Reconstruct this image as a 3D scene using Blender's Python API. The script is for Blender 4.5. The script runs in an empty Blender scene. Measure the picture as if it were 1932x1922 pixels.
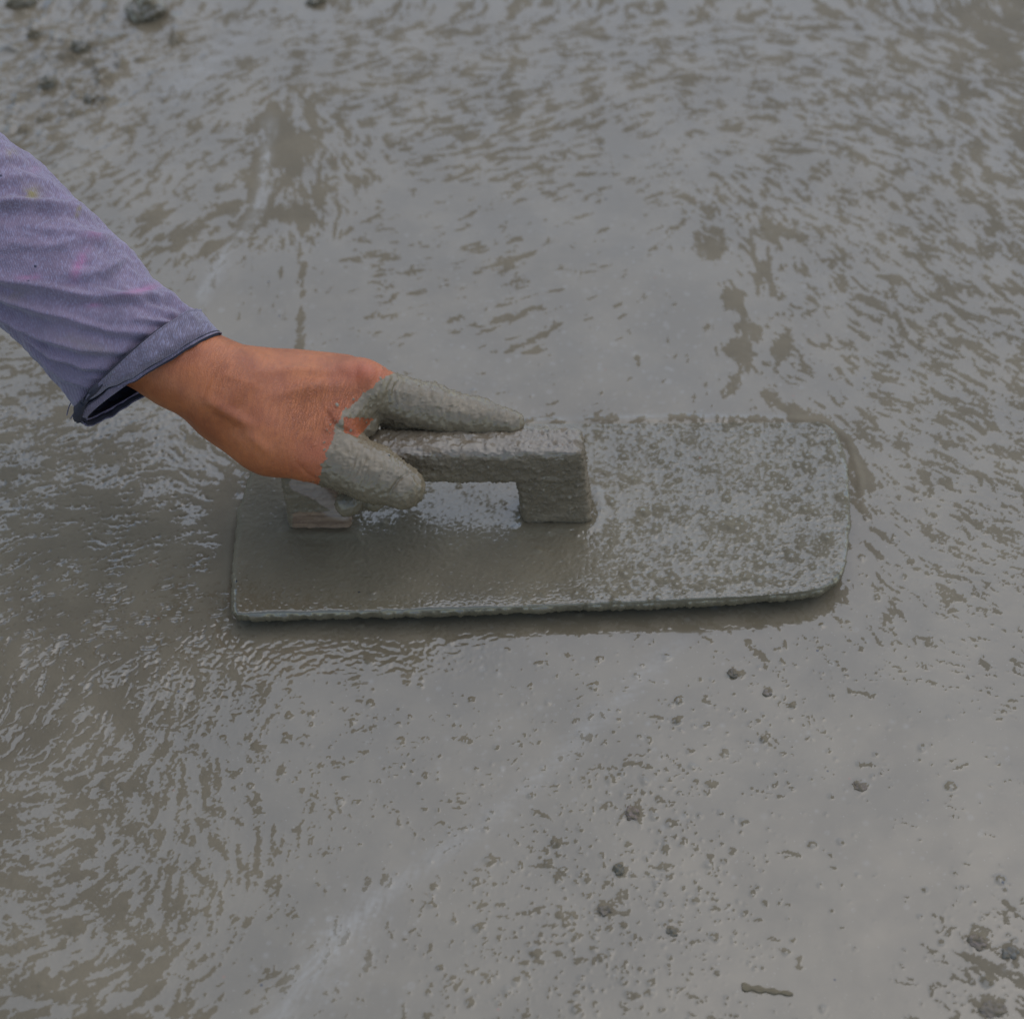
import bpy, math, random
import numpy as np
random.seed(7); rng = np.random.default_rng(7)
R = math.radians

# ------------------------------------------------------------------ camera
ELEV, DIST, FPX = R(52), 1.15, 3566.0          # photo is measured on a 1932 x 1922 grid
CU, CV = 966.0, 961.0
fw = np.array([0, math.cos(ELEV), -math.sin(ELEV)])
up = np.array([0, math.sin(ELEV), math.cos(ELEV)])
rt = np.array([1.0, 0, 0])
cam_pos = -fw * DIST
cam_d = bpy.data.cameras.new("camera"); cam = bpy.data.objects.new("camera", cam_d)
scene = bpy.context.scene
scene.collection.objects.link(cam); scene.camera = cam
cam.location = cam_pos; cam.rotation_euler = (math.pi / 2 - ELEV, 0, 0)
cam_d.sensor_fit = 'HORIZONTAL'; cam_d.sensor_width = 36
cam_d.lens = 36 * FPX / (2 * CU)
cam_d.clip_start = 0.05; cam_d.clip_end = 200
cam_d.dof.use_dof = True; cam_d.dof.focus_distance = 1.06; cam_d.dof.aperture_fstop = 5.8

# ------------------------------------------------------------------ light
SUN_EL, SUN_AZ = R(66), R(42)      # azimuth measured from +Y (away from camera) towards +X
world = bpy.data.worlds.new("World"); scene.world = world; world.use_nodes = True
wn = world.node_tree; wn.nodes.clear()
sky = wn.nodes.new('ShaderNodeTexSky'); sky.sky_type = 'NISHITA'; sky.sun_disc = False
sky.sun_elevation = SUN_EL; sky.sun_rotation = SUN_AZ
sky.air_density = 1.0; sky.dust_density = 0.6; sky.ozone_density = 1.0; sky.altitude = 0
bg = wn.nodes.new('ShaderNodeBackground'); bg.inputs['Strength'].default_value = 0.15
wo = wn.nodes.new('ShaderNodeOutputWorld')
wn.links.new(sky.outputs[0], bg.inputs[0]); wn.links.new(bg.outputs[0], wo.inputs[0])
sun_d = bpy.data.lights.new("sun", 'SUN'); sun = bpy.data.objects.new("sun", sun_d)
scene.collection.objects.link(sun)
sun_d.energy = 1.0; sun_d.angle = R(102); sun_d.color = (1, .995, .98)
sun.rotation_euler = (math.pi / 2 - SUN_EL, 0, math.pi - SUN_AZ)
scene.view_settings.view_transform = 'Standard'; scene.view_settings.look = 'None'
scene.view_settings.gamma = 1; scene.view_settings.exposure = 0.55

# ------------------------------------------------------------------ geometry helpers
def ray(u, v):
    return fw + rt * ((u - CU) / FPX) + up * ((CV - v) / FPX)
def P(u, v, z):                      # point of height z seen at photo position u, v
    d = ray(u, v); return cam_pos + d * ((z - cam_pos[2]) / d[2])
def depth(p): return float(np.dot(np.asarray(p) - cam_pos, fw))
def Pd(u, v, dep): return cam_pos + ray(u, v) * dep
def proj(p):                         # (n,3) -> photo u, v
    q = np.asarray(p) - cam_pos
    dz = q @ fw
    return CU + FPX * (q @ rt) / dz, CV - FPX * (q @ up) / dz

def link(o, parent=None):
    scene.collection.objects.link(o)
    if parent is not None: o.parent = parent
    return o
def mesh_obj(name, verts, faces, mat, parent=None, smooth=True, attrs=None):
    """verts (n,3) array, faces (m,k) array; one mesh object; origin on the parent's when parented"""
    verts = np.asarray(verts, dtype=np.float64)
    off = np.array(parent_world(parent)) if parent is not None else verts.mean(0)
    if parent is None:
        off[2] = verts[:, 2].min()
    me = bpy.data.meshes.new(name)
    faces = np.asarray(faces, dtype=np.int32)
    n, m, k = len(verts), len(faces), faces.shape[1]
    me.vertices.add(n); me.vertices.foreach_set('co', (verts - off).astype(np.float32).ravel())
    me.loops.add(m * k); me.loops.foreach_set('vertex_index', faces.ravel())
    me.polygons.add(m)
    me.polygons.foreach_set('loop_start', np.arange(0, m * k, k, dtype=np.int32))
    if smooth: me.polygons.foreach_set('use_smooth', np.ones(m, dtype=bool))
    for an, av in (attrs or {}).items():
        av = np.asarray(av, dtype=np.float32)
        if av.ndim == 1:
            a = me.attributes.new(an, 'FLOAT', 'POINT'); a.data.foreach_set('value', av)
        else:
            a = me.attributes.new(an, 'FLOAT_VECTOR', 'POINT'); a.data.foreach_set('vector', av.ravel())
    me.update(calc_edges=True); me.validate()
    me.materials.append(mat)
    o = link(bpy.data.objects.new(name, me), parent)
    if parent is None: o.location = off
    return o
def parent_world(o):
    p = np.zeros(3)
    while o is not None:
        p = p + np.array(o.location); o = o.parent
    return p
def thing(name, label, cat, loc, group=None):
    o = link(bpy.data.objects.new(name, None)); o.location = loc; o.empty_display_size = .02
    return tag(o, label, cat, group)
def tag(o, label, cat, group=None):
    o['label'] = label; o['category'] = cat
    if group: o['group'] = group
    return o
def grid_faces(nr, nc, close_c=False):
    r = np.arange(nr - 1)[:, None]; c = np.arange(nc if close_c else nc - 1)[None, :]
    c2 = (c + 1) % nc
    return np.stack([r * nc + c, r * nc + c2, (r + 1) * nc + c2, (r + 1) * nc + c], -1).reshape(-1, 4)

# ------------------------------------------------------------------ noise
PERM = rng.permutation(512).astype(np.int32); PERM = np.concatenate([PERM, PERM, PERM])
GR2 = np.stack([np.cos(np.arange(512) * 2.39996), np.sin(np.arange(512) * 2.39996)], -1).astype(np.float32)
g3 = rng.normal(size=(512, 3)); GR3 = (g3 / np.linalg.norm(g3, axis=1)[:, None]).astype(np.float32)
def fade(t): return t * t * t * (t * (t * 6 - 15) + 10)
def pn2(x, y, seed=0):
    x = np.asarray(x, np.float32) + seed * 17.31; y = np.asarray(y, np.float32) + seed * 9.73
    xi = np.floor(x).astype(np.int32); yi = np.floor(y).astype(np.int32)
    xf = x - xi; yf = y - yi; u = fade(xf); v = fade(yf)
    def g(ix, iy, dx, dy):
        h = PERM[PERM[ix & 511] + (iy & 511)]; q = GR2[h]; return q[..., 0] * dx + q[..., 1] * dy
    a = g(xi, yi, xf, yf); b = g(xi + 1, yi, xf - 1, yf); c = g(xi, yi + 1, xf, yf - 1); d = g(xi + 1, yi + 1, xf - 1, yf - 1)
    return (a + u * (b - a)) + v * ((c + u * (d - c)) - (a + u * (b - a)))
def fbm2(x, y, oct=3, seed=0, gain=.5):
    s = 0; a = 1; f = 1; n = 0
    for i in range(oct):
        s = s + a * pn2(x * f, y * f, seed + i * 3); n += a * a; a *= gain; f *= 2.03
    return s / math.sqrt(n) / .36          # about unit variance
def pn3(p, seed=0):
    p = np.asarray(p, np.float32) + seed * 11.7
    i = np.floor(p).astype(np.int32); f = p - i; w = fade(f); out = 0
    for dx in (0, 1):
        for dy in (0, 1):
            for dz in (0, 1):
                h = PERM[(PERM[PERM[(i[:, 0] + dx) & 511] + ((i[:, 1] + dy) & 511)] + ((i[:, 2] + dz) & 511))]
                q = GR3[h]; dd = f - np.array([dx, dy, dz], np.float32)
                wt = (w[:, 0] if dx else 1 - w[:, 0]) * (w[:, 1] if dy else 1 - w[:, 1]) * (w[:, 2] if dz else 1 - w[:, 2])
                out = out + wt * (q * dd).sum(1)
    return out / .3
def sstep(a, b, x):
    t = np.clip((x - a) / (b - a), 0, 1); return t * t * (3 - 2 * t)
def seg_dist(u, v, pts):
    """distance to polyline and parameter 0..1 along it"""
    best = np.full(u.shape, 1e9, np.float32); par = np.zeros(u.shape, np.float32)
    n = len(pts) - 1
    for i in range(n):
        ax, ay = pts[i]; bx, by = pts[i + 1]; dx, dy = bx - ax, by - ay
        t = np.clip(((u - ax) * dx + (v - ay) * dy) / max(dx * dx + dy * dy, 1e-9), 0, 1)
        d = np.hypot(u - ax - t * dx, v - ay - t * dy); m = d < best
        best = np.where(m, d, best); par = np.where(m, (i + t) / n, par)
    return best, par

# ------------------------------------------------------------------ materials
def new_mat(name):
    m = bpy.data.materials.new(name); m.use_nodes = True; m.node_tree.nodes.clear(); return m, m.node_tree
class NT:
    def __init__(s, nt): s.nt = nt
    def n(s, t, **kw):
        nd = s.nt.nodes.new(t)
        for k, v in kw.items():
            if k.startswith('_'): nd.inputs[k[1:].replace('_', ' ')].default_value = v
            else: setattr(nd, k, v)
        return nd
    def l(s, a, b): s.nt.links.new(a, b)
    def math(s, op, a, b=None, c=None, clamp=False):
        nd = s.nt.nodes.new('ShaderNodeMath'); nd.operation = op; nd.use_clamp = clamp
        for i, x in enumerate((a, b, c)):
            if x is None: continue
            if isinstance(x, (int, float)): nd.inputs[i].default_value = x
            else: s.l(x, nd.inputs[i])
        return nd.outputs[0]
    def mixc(s, f, a, b):
        nd = s.nt.nodes.new('ShaderNodeMix'); nd.data_type = 'RGBA'
        for i, x in ((0, f), (6, a), (7, b)):
            if isinstance(x, (int, float)): nd.inputs[i].default_value = x
            elif isinstance(x, tuple): nd.inputs[i].default_value = (*x, 1)
            else: s.l(x, nd.inputs[i])
        return nd.outputs[2]
    def ramp(s, f, a, b):
        nd = s.nt.nodes.new('ShaderNodeMapRange'); nd.interpolation_type = 'SMOOTHSTEP'
        s.l(f, nd.inputs[0]); nd.inputs[1].default_value = a; nd.inputs[2].default_value = b
        return nd.outputs[0]
    def noise(s, vec, scale, detail=2, rough=.5):
        nd = s.n('ShaderNodeTexNoise', _Scale=scale, _Detail=detail, _Roughness=rough); s.l(vec, nd.inputs['Vector']); return nd.outputs[0]

MUD = (.139, .108, .065); MUD_LIGHT = (.25, .21, .15)
def cement_nodes(T, wet_socket, mud=MUD, light=MUD_LIGHT, wet_ior=1.70, grain=1.0, pale=None, wet_rough=.07, matte_spec=.22):
    """wet cement: a glossy water film where wet=1, matt paste where it pokes through"""
    geo = T.n('ShaderNodeNewGeometry').outputs['Position']
    n1 = T.noise(geo, 22, 4, .6); n2 = T.noise(geo, 260, 3, .6); n3 = T.noise(geo, 1100, 2, .5)
    col = T.mixc(T.ramp(n1, .35, .68), mud, tuple(m * 1.24 for m in mud))
    # sand specks, paler
    vo = T.n('ShaderNodeTexVoronoi', _Scale=420.0); T.l(geo, vo.inputs['Vector'])
    sp = T.math('MULTIPLY', T.math('SUBTRACT', 1, T.ramp(vo.outputs['Distance'], .10, .30)), T.ramp(n2, .54, .66))
    col = T.mixc(T.math('MULTIPLY', sp, .55), col, light)
    # rare black and rust grit
    vo2 = T.n('ShaderNodeTexVoronoi', _Scale=150.0); T.l(geo, vo2.inputs['Vector'])
    wn_ = T.n('ShaderNodeTexWhiteNoise'); T.l(vo2.outputs['Position'], wn_.inputs['Vector'])
    dot = T.math('SUBTRACT', 1, T.ramp(vo2.outputs['Distance'], .09, .15))
    blk = T.math('MULTIPLY', dot, T.math('GREATER_THAN', wn_.outputs['Value'], .988))
    rst = T.math('MULTIPLY', dot, T.math('LESS_THAN', wn_.outputs['Value'], .008))
    col = T.mixc(T.math('MULTIPLY', blk, .9), col, (.012, .012, .018))
    col = T.mixc(T.math('MULTIPLY', rst, .7), col, (.20, .10, .06))
    if pale is not None:
        col = T.mixc(pale, col, (.30, .27, .22))
    b1 = T.n('ShaderNodeBump', _Strength=.35, _Distance=.0006 * grain); T.l(n2, b1.inputs['Height'])
    b2 = T.n('ShaderNodeBump', _Strength=.35, _Distance=.00018 * grain); T.l(n3, b2.inputs['Height']); T.l(b1.outputs[0], b2.inputs['Normal'])
    matte = T.n('ShaderNodeBsdfPrincipled', _Roughness=.55, _IOR=1.4); matte.inputs['Specular IOR Level'].default_value = matte_spec
    T.l(col, matte.inputs['Base Color']); T.l(b2.outputs[0], matte.inputs['Normal'])
    nf = T.noise(geo, 60, 2, .5)
    b3 = T.n('ShaderNodeBump', _Strength=.08, _Distance=.0004 * grain); T.l(nf, b3.inputs['Height'])
    wet = T.n('ShaderNodeBsdfPrincipled', _Roughness=wet_rough, _IOR=wet_ior)
    wet.inputs['Specular Tint'].default_value = (.96, .97, .95, 1)
    T.l(col, wet.inputs['Base Color']); T.l(b3.outputs[0], wet.inputs['Normal'])
    mx = T.n('ShaderNodeMixShader'); T.l(wet_socket, mx.inputs[0]); T.l(matte.outputs[0], mx.inputs[1]); T.l(wet.outputs[0], mx.inputs[2])
    return mx.outputs[0]

def cement_material(name, attr=True, edge=.09, fine=.12, **kw):
    m, nt = new_mat(name); T = NT(nt)
    geo = T.n('ShaderNodeNewGeometry').outputs['Position']
    if attr:
        at = T.n('ShaderNodeAttribute', attribute_name='wet').outputs['Fac']
        nz = T.noise(geo, 700, 2, .6)
        w = T.math('ADD', at, T.math('MULTIPLY', T.math('SUBTRACT', nz, .5), fine * 2))
        wet = T.ramp(w, .5 - edge, .5 + edge)
        pale = T.n('ShaderNodeAttribute', attribute_name='pale').outputs['Fac']
    else:
        nz = T.noise(geo, 90, 5, .7); wet = T.ramp(nz, .38, .50); pale = None
    out = T.n('ShaderNodeOutputMaterial'); T.l(cement_nodes(T, wet, pale=pale, **kw), out.inputs['Surface'])
    return m
M_GROUND = cement_material('wet_cement_ground')
M_BOARD = cement_material('wet_cement_on_board', fine=.3, edge=.26, grain=1.5, mud=(.122, .097, .058))

def coated_wood_material(name, bare=.5):
    """wooden handle smeared with cement, bare wood where attribute 'bare' is high"""
    m, nt = new_mat(name); T = NT(nt)
    geo = T.n('ShaderNodeNewGeometry').outputs['Position']
    at = T.n('ShaderNodeAttribute', attribute_name='wet').outputs['Fac']
    wet = T.ramp(at, .42, .58)
    cem = cement_nodes(T, wet, mud=(.150, .112, .068), grain=4.5, wet_rough=.32, matte_spec=.5)
    mp = T.n('ShaderNodeMapping'); mp.inputs['Scale'].default_value = (12, 160, 160); T.l(geo, mp.inputs['Vector'])
    g = T.noise(mp.outputs[0], 3, 4, .6)
    col = T.mixc(T.ramp(g, .3, .7), (.27, .175, .105), (.15, .09, .055))
    pl = T.n('ShaderNodeAttribute', attribute_name='pale').outputs['Fac']
    col = T.mixc(pl, col, (.40, .33, .27))
    wood = T.n('ShaderNodeBsdfPrincipled', _Roughness=.75); wood.inputs['Specular IOR Level'].default_value = .2; T.l(col, wood.inputs['Base Color'])
    b = T.n('ShaderNodeBump', _Strength=.4, _Distance=.0006); T.l(g, b.inputs['Height']); T.l(b.outputs[0], wood.inputs['Normal'])
    ba = T.n('ShaderNodeAttribute', attribute_name='bare').outputs['Fac']
    nz = T.noise(geo, 330, 3, .6)
    f = T.ramp(T.math('ADD', ba, T.math('MULTIPLY', T.math('SUBTRACT', nz, .5), .5)), .45, .6)
    mx = T.n('ShaderNodeMixShader'); T.l(f, mx.inputs[0]); T.l(cem, mx.inputs[1]); T.l(wood.outputs[0], mx.inputs[2])
    out = T.n('ShaderNodeOutputMaterial'); T.l(mx.outputs[0], out.inputs['Surface'])
    return m
M_HANDLE = coated_wood_material('cement_smeared_wood')

def skin_material():
    m, nt = new_mat('skin_and_cement'); T = NT(nt)
    geo = T.n('ShaderNodeNewGeometry').outputs['Position']
    a = T.noise(geo, 38, 3, .6); b = T.noise(geo, 150, 3, .6)
    red = T.n('ShaderNodeAttribute', attribute_name='red').outputs['Fac']
    col = T.mixc(T.ramp(a, .3, .7), (.30, .082, .026), (.44, .136, .042))
    col = T.mixc(T.math('MULTIPLY', T.ramp(b, .45, .75), .35), col, (.24, .058, .020))
    col = T.mixc(red, col, (.46, .10, .05))
    # crossing skin creases
    mp = T.n('ShaderNodeMapping'); mp.inputs['Scale'].default_value = (1, .62, .62); mp.inputs['Rotation'].default_value = (0, 0, R(25)); T.l(geo, mp.inputs['Vector'])
    dn = T.n('ShaderNodeTexNoise', _Scale=120.0, _Detail=2.0); T.l(geo, dn.inputs['Vector'])
    wv = T.n('ShaderNodeVectorMath', operation='SCALE'); wv.inputs['Scale'].default_value = .003; T.l(dn.outputs['Color'], wv.inputs[0])
    ad = T.n('ShaderNodeVectorMath', operation='ADD'); T.l(mp.outputs[0], ad.inputs[0]); T.l(wv.outputs[0], ad.inputs[1])
    vo = T.n('ShaderNodeTexVoronoi', feature='DISTANCE_TO_EDGE', _Scale=850.0); T.l(ad.outputs[0], vo.inputs['Vector'])
    cr = T.ramp(vo.outputs['Distance'], 0, .12)
    mpl = T.n('ShaderNodeMapping'); mpl.inputs['Scale'].default_value = (620, 110, 160); mpl.inputs['Rotation'].default_value = (0, R(20), R(32)); T.l(ad.outputs[0], mpl.inputs['Vector'])
    ln_ = T.noise(mpl.outputs[0], 1, 3, .6); cr2 = T.ramp(T.math('ABSOLUTE', T.math('SUBTRACT', ln_, .5)), 0, .07)
    h = T.math('ADD', cr, T.math('MULTIPLY', cr2, .9))
    wr = T.n('ShaderNodeAttribute', attribute_name='wrinkle').outputs['Fac']
    bs = T.math('ADD', .20, T.math('MULTIPLY', wr, .5))
    bp = T.n('ShaderNodeBump', _Distance=.00035); T.l(h, bp.inputs['Height']); T.l(bs, bp.inputs['Strength'])
    col = T.mixc(T.math('MULTIPLY', T.math('SUBTRACT', 1, cr2), T.math('ADD', .08, T.math('MULTIPLY', wr, .30))), col, (.17, .06, .035))
    sk = T.n('ShaderNodeBsdfPrincipled', _Roughness=.40, _IOR=1.45)
    sk.inputs['Subsurface Weight'].default_value = .05; sk.inputs['Subsurface Radius'].default_value = (1, .35, .2); sk.inputs['Subsurface Scale'].default_value = .003
    T.l(col, sk.inputs['Base Color']); T.l(bp.outputs[0], sk.inputs['Normal'])
    wetn = T.noise(geo, 300, 3, .6); wet = T.ramp(wetn, .27, .52)
    cem = cement_nodes(T, wet, mud=(.150, .112, .065), grain=2.4, wet_rough=.24, wet_ior=1.50, matte_spec=.4)
    mu = T.n('ShaderNodeAttribute', attribute_name='mud').outputs['Fac']
    nz = T.noise(geo, 420, 3, .6)
    f = T.ramp(T.math('ADD', mu, T.math('MULTIPLY', T.math('SUBTRACT', nz, .5), .9)), .44, .56)
    mx = T.n('ShaderNodeMixShader'); T.l(f, mx.inputs[0]); T.l(sk.outputs[0], mx.inputs[1]); T.l(cem, mx.inputs[2])
    out = T.n('ShaderNodeOutputMaterial'); T.l(mx.outputs[0], out.inputs['Surface'])
    return m
M_SKIN = skin_material()

def cloth_material(name, base=(.165, .118, .148), dark=(.15, .12, .155)):
    m, nt = new_mat(name); T = NT(nt)
    geo = T.n('ShaderNodeNewGeometry').outputs['Position']
    a = T.noise(geo, 45, 6, .75); f = T.noise(geo, 900, 2, .6)
    col = T.mixc(T.ramp(a, .3, .7), base, tuple(b * 1.4 for b in base))
    mp = T.n('ShaderNodeMapping'); mp.inputs['Rotation'].default_value = (0, 0, R(-28)); T.l(geo, mp.inputs['Vector'])
    wv = T.n('ShaderNodeTexWave', wave_type='BANDS', bands_direction='X', _Scale=260.0, _Distortion=1.5, _Detail=2.0); T.l(mp.outputs[0], wv.inputs['Vector'])
    col = T.mixc(T.math('MULTIPLY', wv.outputs['Fac'], .12), col, dark)
    mp2 = T.n('ShaderNodeMapping'); mp2.inputs['Rotation'].default_value = (0, 0, R(-28)); mp2.inputs['Scale'].default_value = (1500, 260, 700); T.l(geo, mp2.inputs['Vector'])
    hn = T.noise(mp2.outputs[0], 1, 2, .5)
    col = T.mixc(T.math('MULTIPLY', T.ramp(hn, .45, .7), .4), col, (.34, .32, .42))
    pr = T.n('ShaderNodeAttribute', attribute_name='stain_and_dark')
    sx = T.n('ShaderNodeSeparateXYZ'); T.l(pr.outputs['Vector'], sx.inputs[0])
    nz = T.noise(geo, 160, 4, .7)
    k = lambda s_: T.math('MULTIPLY', s_, T.ramp(nz, .30, .55))
    col = T.mixc(T.math('MULTIPLY', k(sx.outputs[0]), .6), col, (.46, .13, .25))
    col = T.mixc(T.math('MULTIPLY', k(sx.outputs[1]), .8), col, (.24, .19, .05))
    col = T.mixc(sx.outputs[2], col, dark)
    vo = T.n('ShaderNodeTexVoronoi', _Scale=70.0); T.l(geo, vo.inputs['Vector'])
    wn_ = T.n('ShaderNodeTexWhiteNoise'); T.l(vo.outputs['Position'], wn_.inputs['Vector'])
    blk = T.math('MULTIPLY', T.math('LESS_THAN', vo.outputs['Distance'], .055), T.math('GREATER_THAN', wn_.outputs['Value'], .8))
    col = T.mixc(T.math('MULTIPLY', blk, .85), col, (.02, .02, .035))
    p = T.n('ShaderNodeBsdfPrincipled', _Roughness=.92); p.inputs['Specular IOR Level'].default_value = .15
    p.inputs['Sheen Weight'].default_value = .25; p.inputs['Sheen Roughness'].default_value = .5
    T.l(col, p.inputs['Base Color'])
    b = T.n('ShaderNodeBump', _Strength=.5, _Distance=.0004)
    T.l(T.math('ADD', wv.outputs['Fac'], f), b.inputs['Height']); T.l(b.outputs[0], p.inputs['Normal'])
    out = T.n('ShaderNodeOutputMaterial'); T.l(p.outputs[0], out.inputs['Surface'])
    return m
M_CLOTH = cloth_material('faded_lilac_jersey')
M_CUFF = cloth_material('lilac_jersey_cuff', base=(.130, .102, .122), dark=(.12, .10, .13))

def pebble_material(name, c):
    m, nt = new_mat(name); T = NT(nt)
    geo = T.n('ShaderNodeNewGeometry').outputs['Position']
    a = T.noise(geo, 500, 4, .6)
    col = T.mixc(T.ramp(a, .35, .65), tuple(x * 1.1 for x in c), MUD)
    p = T.n('ShaderNodeBsdfPrincipled', _Roughness=.6); p.inputs['Specular IOR Level'].default_value = .12; T.l(col, p.inputs['Base Color'])
    b = T.n('ShaderNodeBump', _Strength=.5, _Distance=.0005); T.l(a, b.inputs['Height']); T.l(b.outputs[0], p.inputs['Normal'])
    out = T.n('ShaderNodeOutputMaterial'); T.l(p.outputs[0], out.inputs['Surface'])
    return m

# ------------------------------------------------------------------ ground: one sheet of wet cement
def axis(lo, hi, step, far):
    core = np.arange(lo, hi, step)
    k = np.geomspace(step * 2, far, 34)
    return np.concatenate([lo - k[::-1], core, hi + k])
STEP = .00092
gx = axis(-.37, .37, STEP, 6.0); gy = axis(-.37, .47, STEP, 6.0)
X, Y = np.meshgrid(gx, gy); X = X.astype(np.float32); Y = Y.astype(np.float32)
U, V = proj(np.stack([X, Y, np.zeros_like(X)], -1).reshape(-1, 3))
behind = (Y.ravel() * fw[1] + DIST) < .2
U = U.reshape(X.shape).astype(np.float32); V = V.reshape(X.shape).astype(np.float32)
U[behind.reshape(X.shape)] = 5000; V[behind.reshape(X.shape)] = 5000
U = np.clip(U, -3000, 5000); V = np.clip(V, -3000, 5000)

# u, v, share of matt paste, streak angle in the photo, streak size
CP = np.array([
 (100,100,.50,35,.6),(300,150,.30,30,.5),(60,300,.48,30,.7),(350,330,.30,38,1),(300,430,.34,38,1),(420,250,.30,35,.8),(430,420,.30,42,1),
 (540,280,.62,-70,.8),(560,390,.66,-80,.6),(450,600,.03,80,.5),(570,560,.05,88,.6),(640,300,.45,-60,.8),
 (480,60,.30,15,.6),(700,150,.48,15,.8),(900,60,.42,12,.7),(900,260,.62,15,1),(880,180,.5,12,.9),(1100,180,.45,15,.7),(1100,60,.42,10,.7),(1260,300,.20,20,.6),(1300,120,.45,5,.6),(1000,300,.5,18,1),
 (1000,420,.06,20,1),(800,400,.06,20,1),(740,500,.22,12,1),(950,480,.18,20,1),(960,600,.12,18,1),(750,620,.05,15,1),(1150,450,.02,30,1),(1150,600,.04,30,1),(1200,720,.01,30,1),(850,700,.01,15,1),(650,560,.05,20,1),(1050,720,.02,15,1),
 (1350,330,.35,-30,.6),(1400,400,.45,-50,.7),(1430,520,.25,-70,.8),(1360,700,.05,-80,.8),(1500,600,.30,-45,.6),(1530,720,.22,-40,.6),(1330,560,.02,-60,.8),
 (1480,220,.40,-10,.6),(1450,80,.45,-5,.6),(1600,150,.5,-25,.6),(1750,60,.60,-35,.7),(1880,60,.72,-40,.8),(1700,300,.48,-35,.7),(1880,280,.55,-40,.8),(1800,500,.52,-40,.6),(1700,620,.46,-38,.6),(1880,600,.50,-38,.6),(1600,450,.38,-40,.6),
 (1850,780,.48,-35,.6),(1700,790,.42,-35,.6),(1880,950,.30,-30,.5),(1720,950,.30,-28,.6),(1800,1080,.28,-25,.5),(1650,1030,.06,-60,.6),(1640,920,.35,-60,.6),(1700,1150,.14,-30,.5),(1880,1200,.12,-20,.4),
 (30,700,.45,10,.8),(100,790,.50,10,.8),(200,700,.2,20,.8),(60,850,.60,10,.8),(250,880,.55,10,.8),(360,880,.42,-30,.6),(350,970,.62,10,.7),(150,1000,.78,10,.6),(300,1070,.76,10,.5),(410,1000,.85,10,.5),(80,1130,.70,15,.6),(250,1180,.66,15,.5),(400,1120,.60,10,.5),
 (60,1300,.62,60,.6),(200,1300,.66,55,.7),(330,1260,.42,60,.4),(420,1240,.22,60,.3),(120,1400,.62,60,.6),(280,1370,.50,70,.4),(440,1330,.16,70,.3),
 (60,1520,.50,0,.15),(180,1520,.52,20,.3),(300,1480,.46,80,.4),(370,1600,.44,-75,.5),(420,1470,.22,-75,.4),(520,1450,.10,80,.3),(480,1600,.20,80,.5),(620,1400,.05,0,.3),
 (60,1680,.46,0,.15),(180,1650,.48,30,.3),(300,1720,.52,60,.5),(420,1700,.26,80,.5),(100,1850,.55,30,.7),(260,1870,.60,35,.9),(380,1860,.30,40,.6),(500,1750,.10,60,.4),(480,1880,.06,40,.4),(650,1600,.04,80,.3),
 (650,1250,.05,0,.3),(900,1300,.02,0,.3),(1200,1260,.02,0,.3),(1000,1450,.04,0,.3),(1200,1500,.05,0,.3),(1350,1450,.03,0,.3),(1000,1750,.06,0,.3),(1250,1750,.05,0,.3),(750,1800,.04,60,.3),(1500,1350,.05,-45,.4),
 (1550,1600,.01,0,.3),(1700,1400,.01,0,.3),(1750,1600,.01,0,.3),(1850,1450,.03,0,.3),(1600,1800,.02,0,.3),(1860,1820,.18,-30,.4),(1750,1880,.08,-20,.3),
 (1000,960,.05,0,.3),(1300,960,.05,0,.3),(-600,300,.5,20,.6),(-600,1400,.5,40,.4),(2600,300,.5,-40,.6),(2600,1400,.1,-40,.4),(1000,-900,.5,10,.7),(1000,2800,.1,0,.3)], np.float32)
def erfinv_q(d):          # threshold so that a unit normal field exceeds it with share d
    d = np.clip(d, .004, .99); t = np.sqrt(-2 * np.log(np.minimum(d, 1 - d)))
    q = t - (2.30753 + .27061 * t) / (1 + .99229 * t + .04481 * t * t)
    return np.where(d < .5, q, -q)
# interpolate the control points on a coarse lattice, then sample it
lu = np.arange(-900, 2900, 25.); lv = np.arange(-1000, 2900, 25.); LU, LV = np.meshgrid(lu, lv)
cang = np.arctan2(np.sin(np.radians(CP[:, 3])) / math.sin(ELEV), np.cos(np.radians(CP[:, 3])))
ch = np.stack([erfinv_q(CP[:, 2]), np.cos(2 * cang), np.sin(2 * cang), CP[:, 4]], 0)
d2 = (LU[..., None] - CP[:, 0]) ** 2 + (LV[..., None] - CP[:, 1]) ** 2
wgt = 1 / (d2 + 900) ** 2.0; wgt /= wgt.sum(-1, keepdims=True)
LAT = [(wgt * c).sum(-1) for c in ch]
def bil(A, x, y):
    x = np.clip(x, 0, A.shape[1] - 1.001); y = np.clip(y, 0, A.shape[0] - 1.001)
    xi = x.astype(np.int32); yi = y.astype(np.int32); fx = (x - xi).astype(np.float32); fy = (y - yi).astype(np.float32)
    return (A[yi, xi] * (1 - fx) + A[yi, xi + 1] * fx) * (1 - fy) + (A[yi + 1, xi] * (1 - fx) + A[yi + 1, xi + 1] * fx) * fy
def lat(i, u, v): return bil(LAT[i].astype(np.float32), (u - lu[0]) / 25, (v - lv[0]) / 25)

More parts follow.
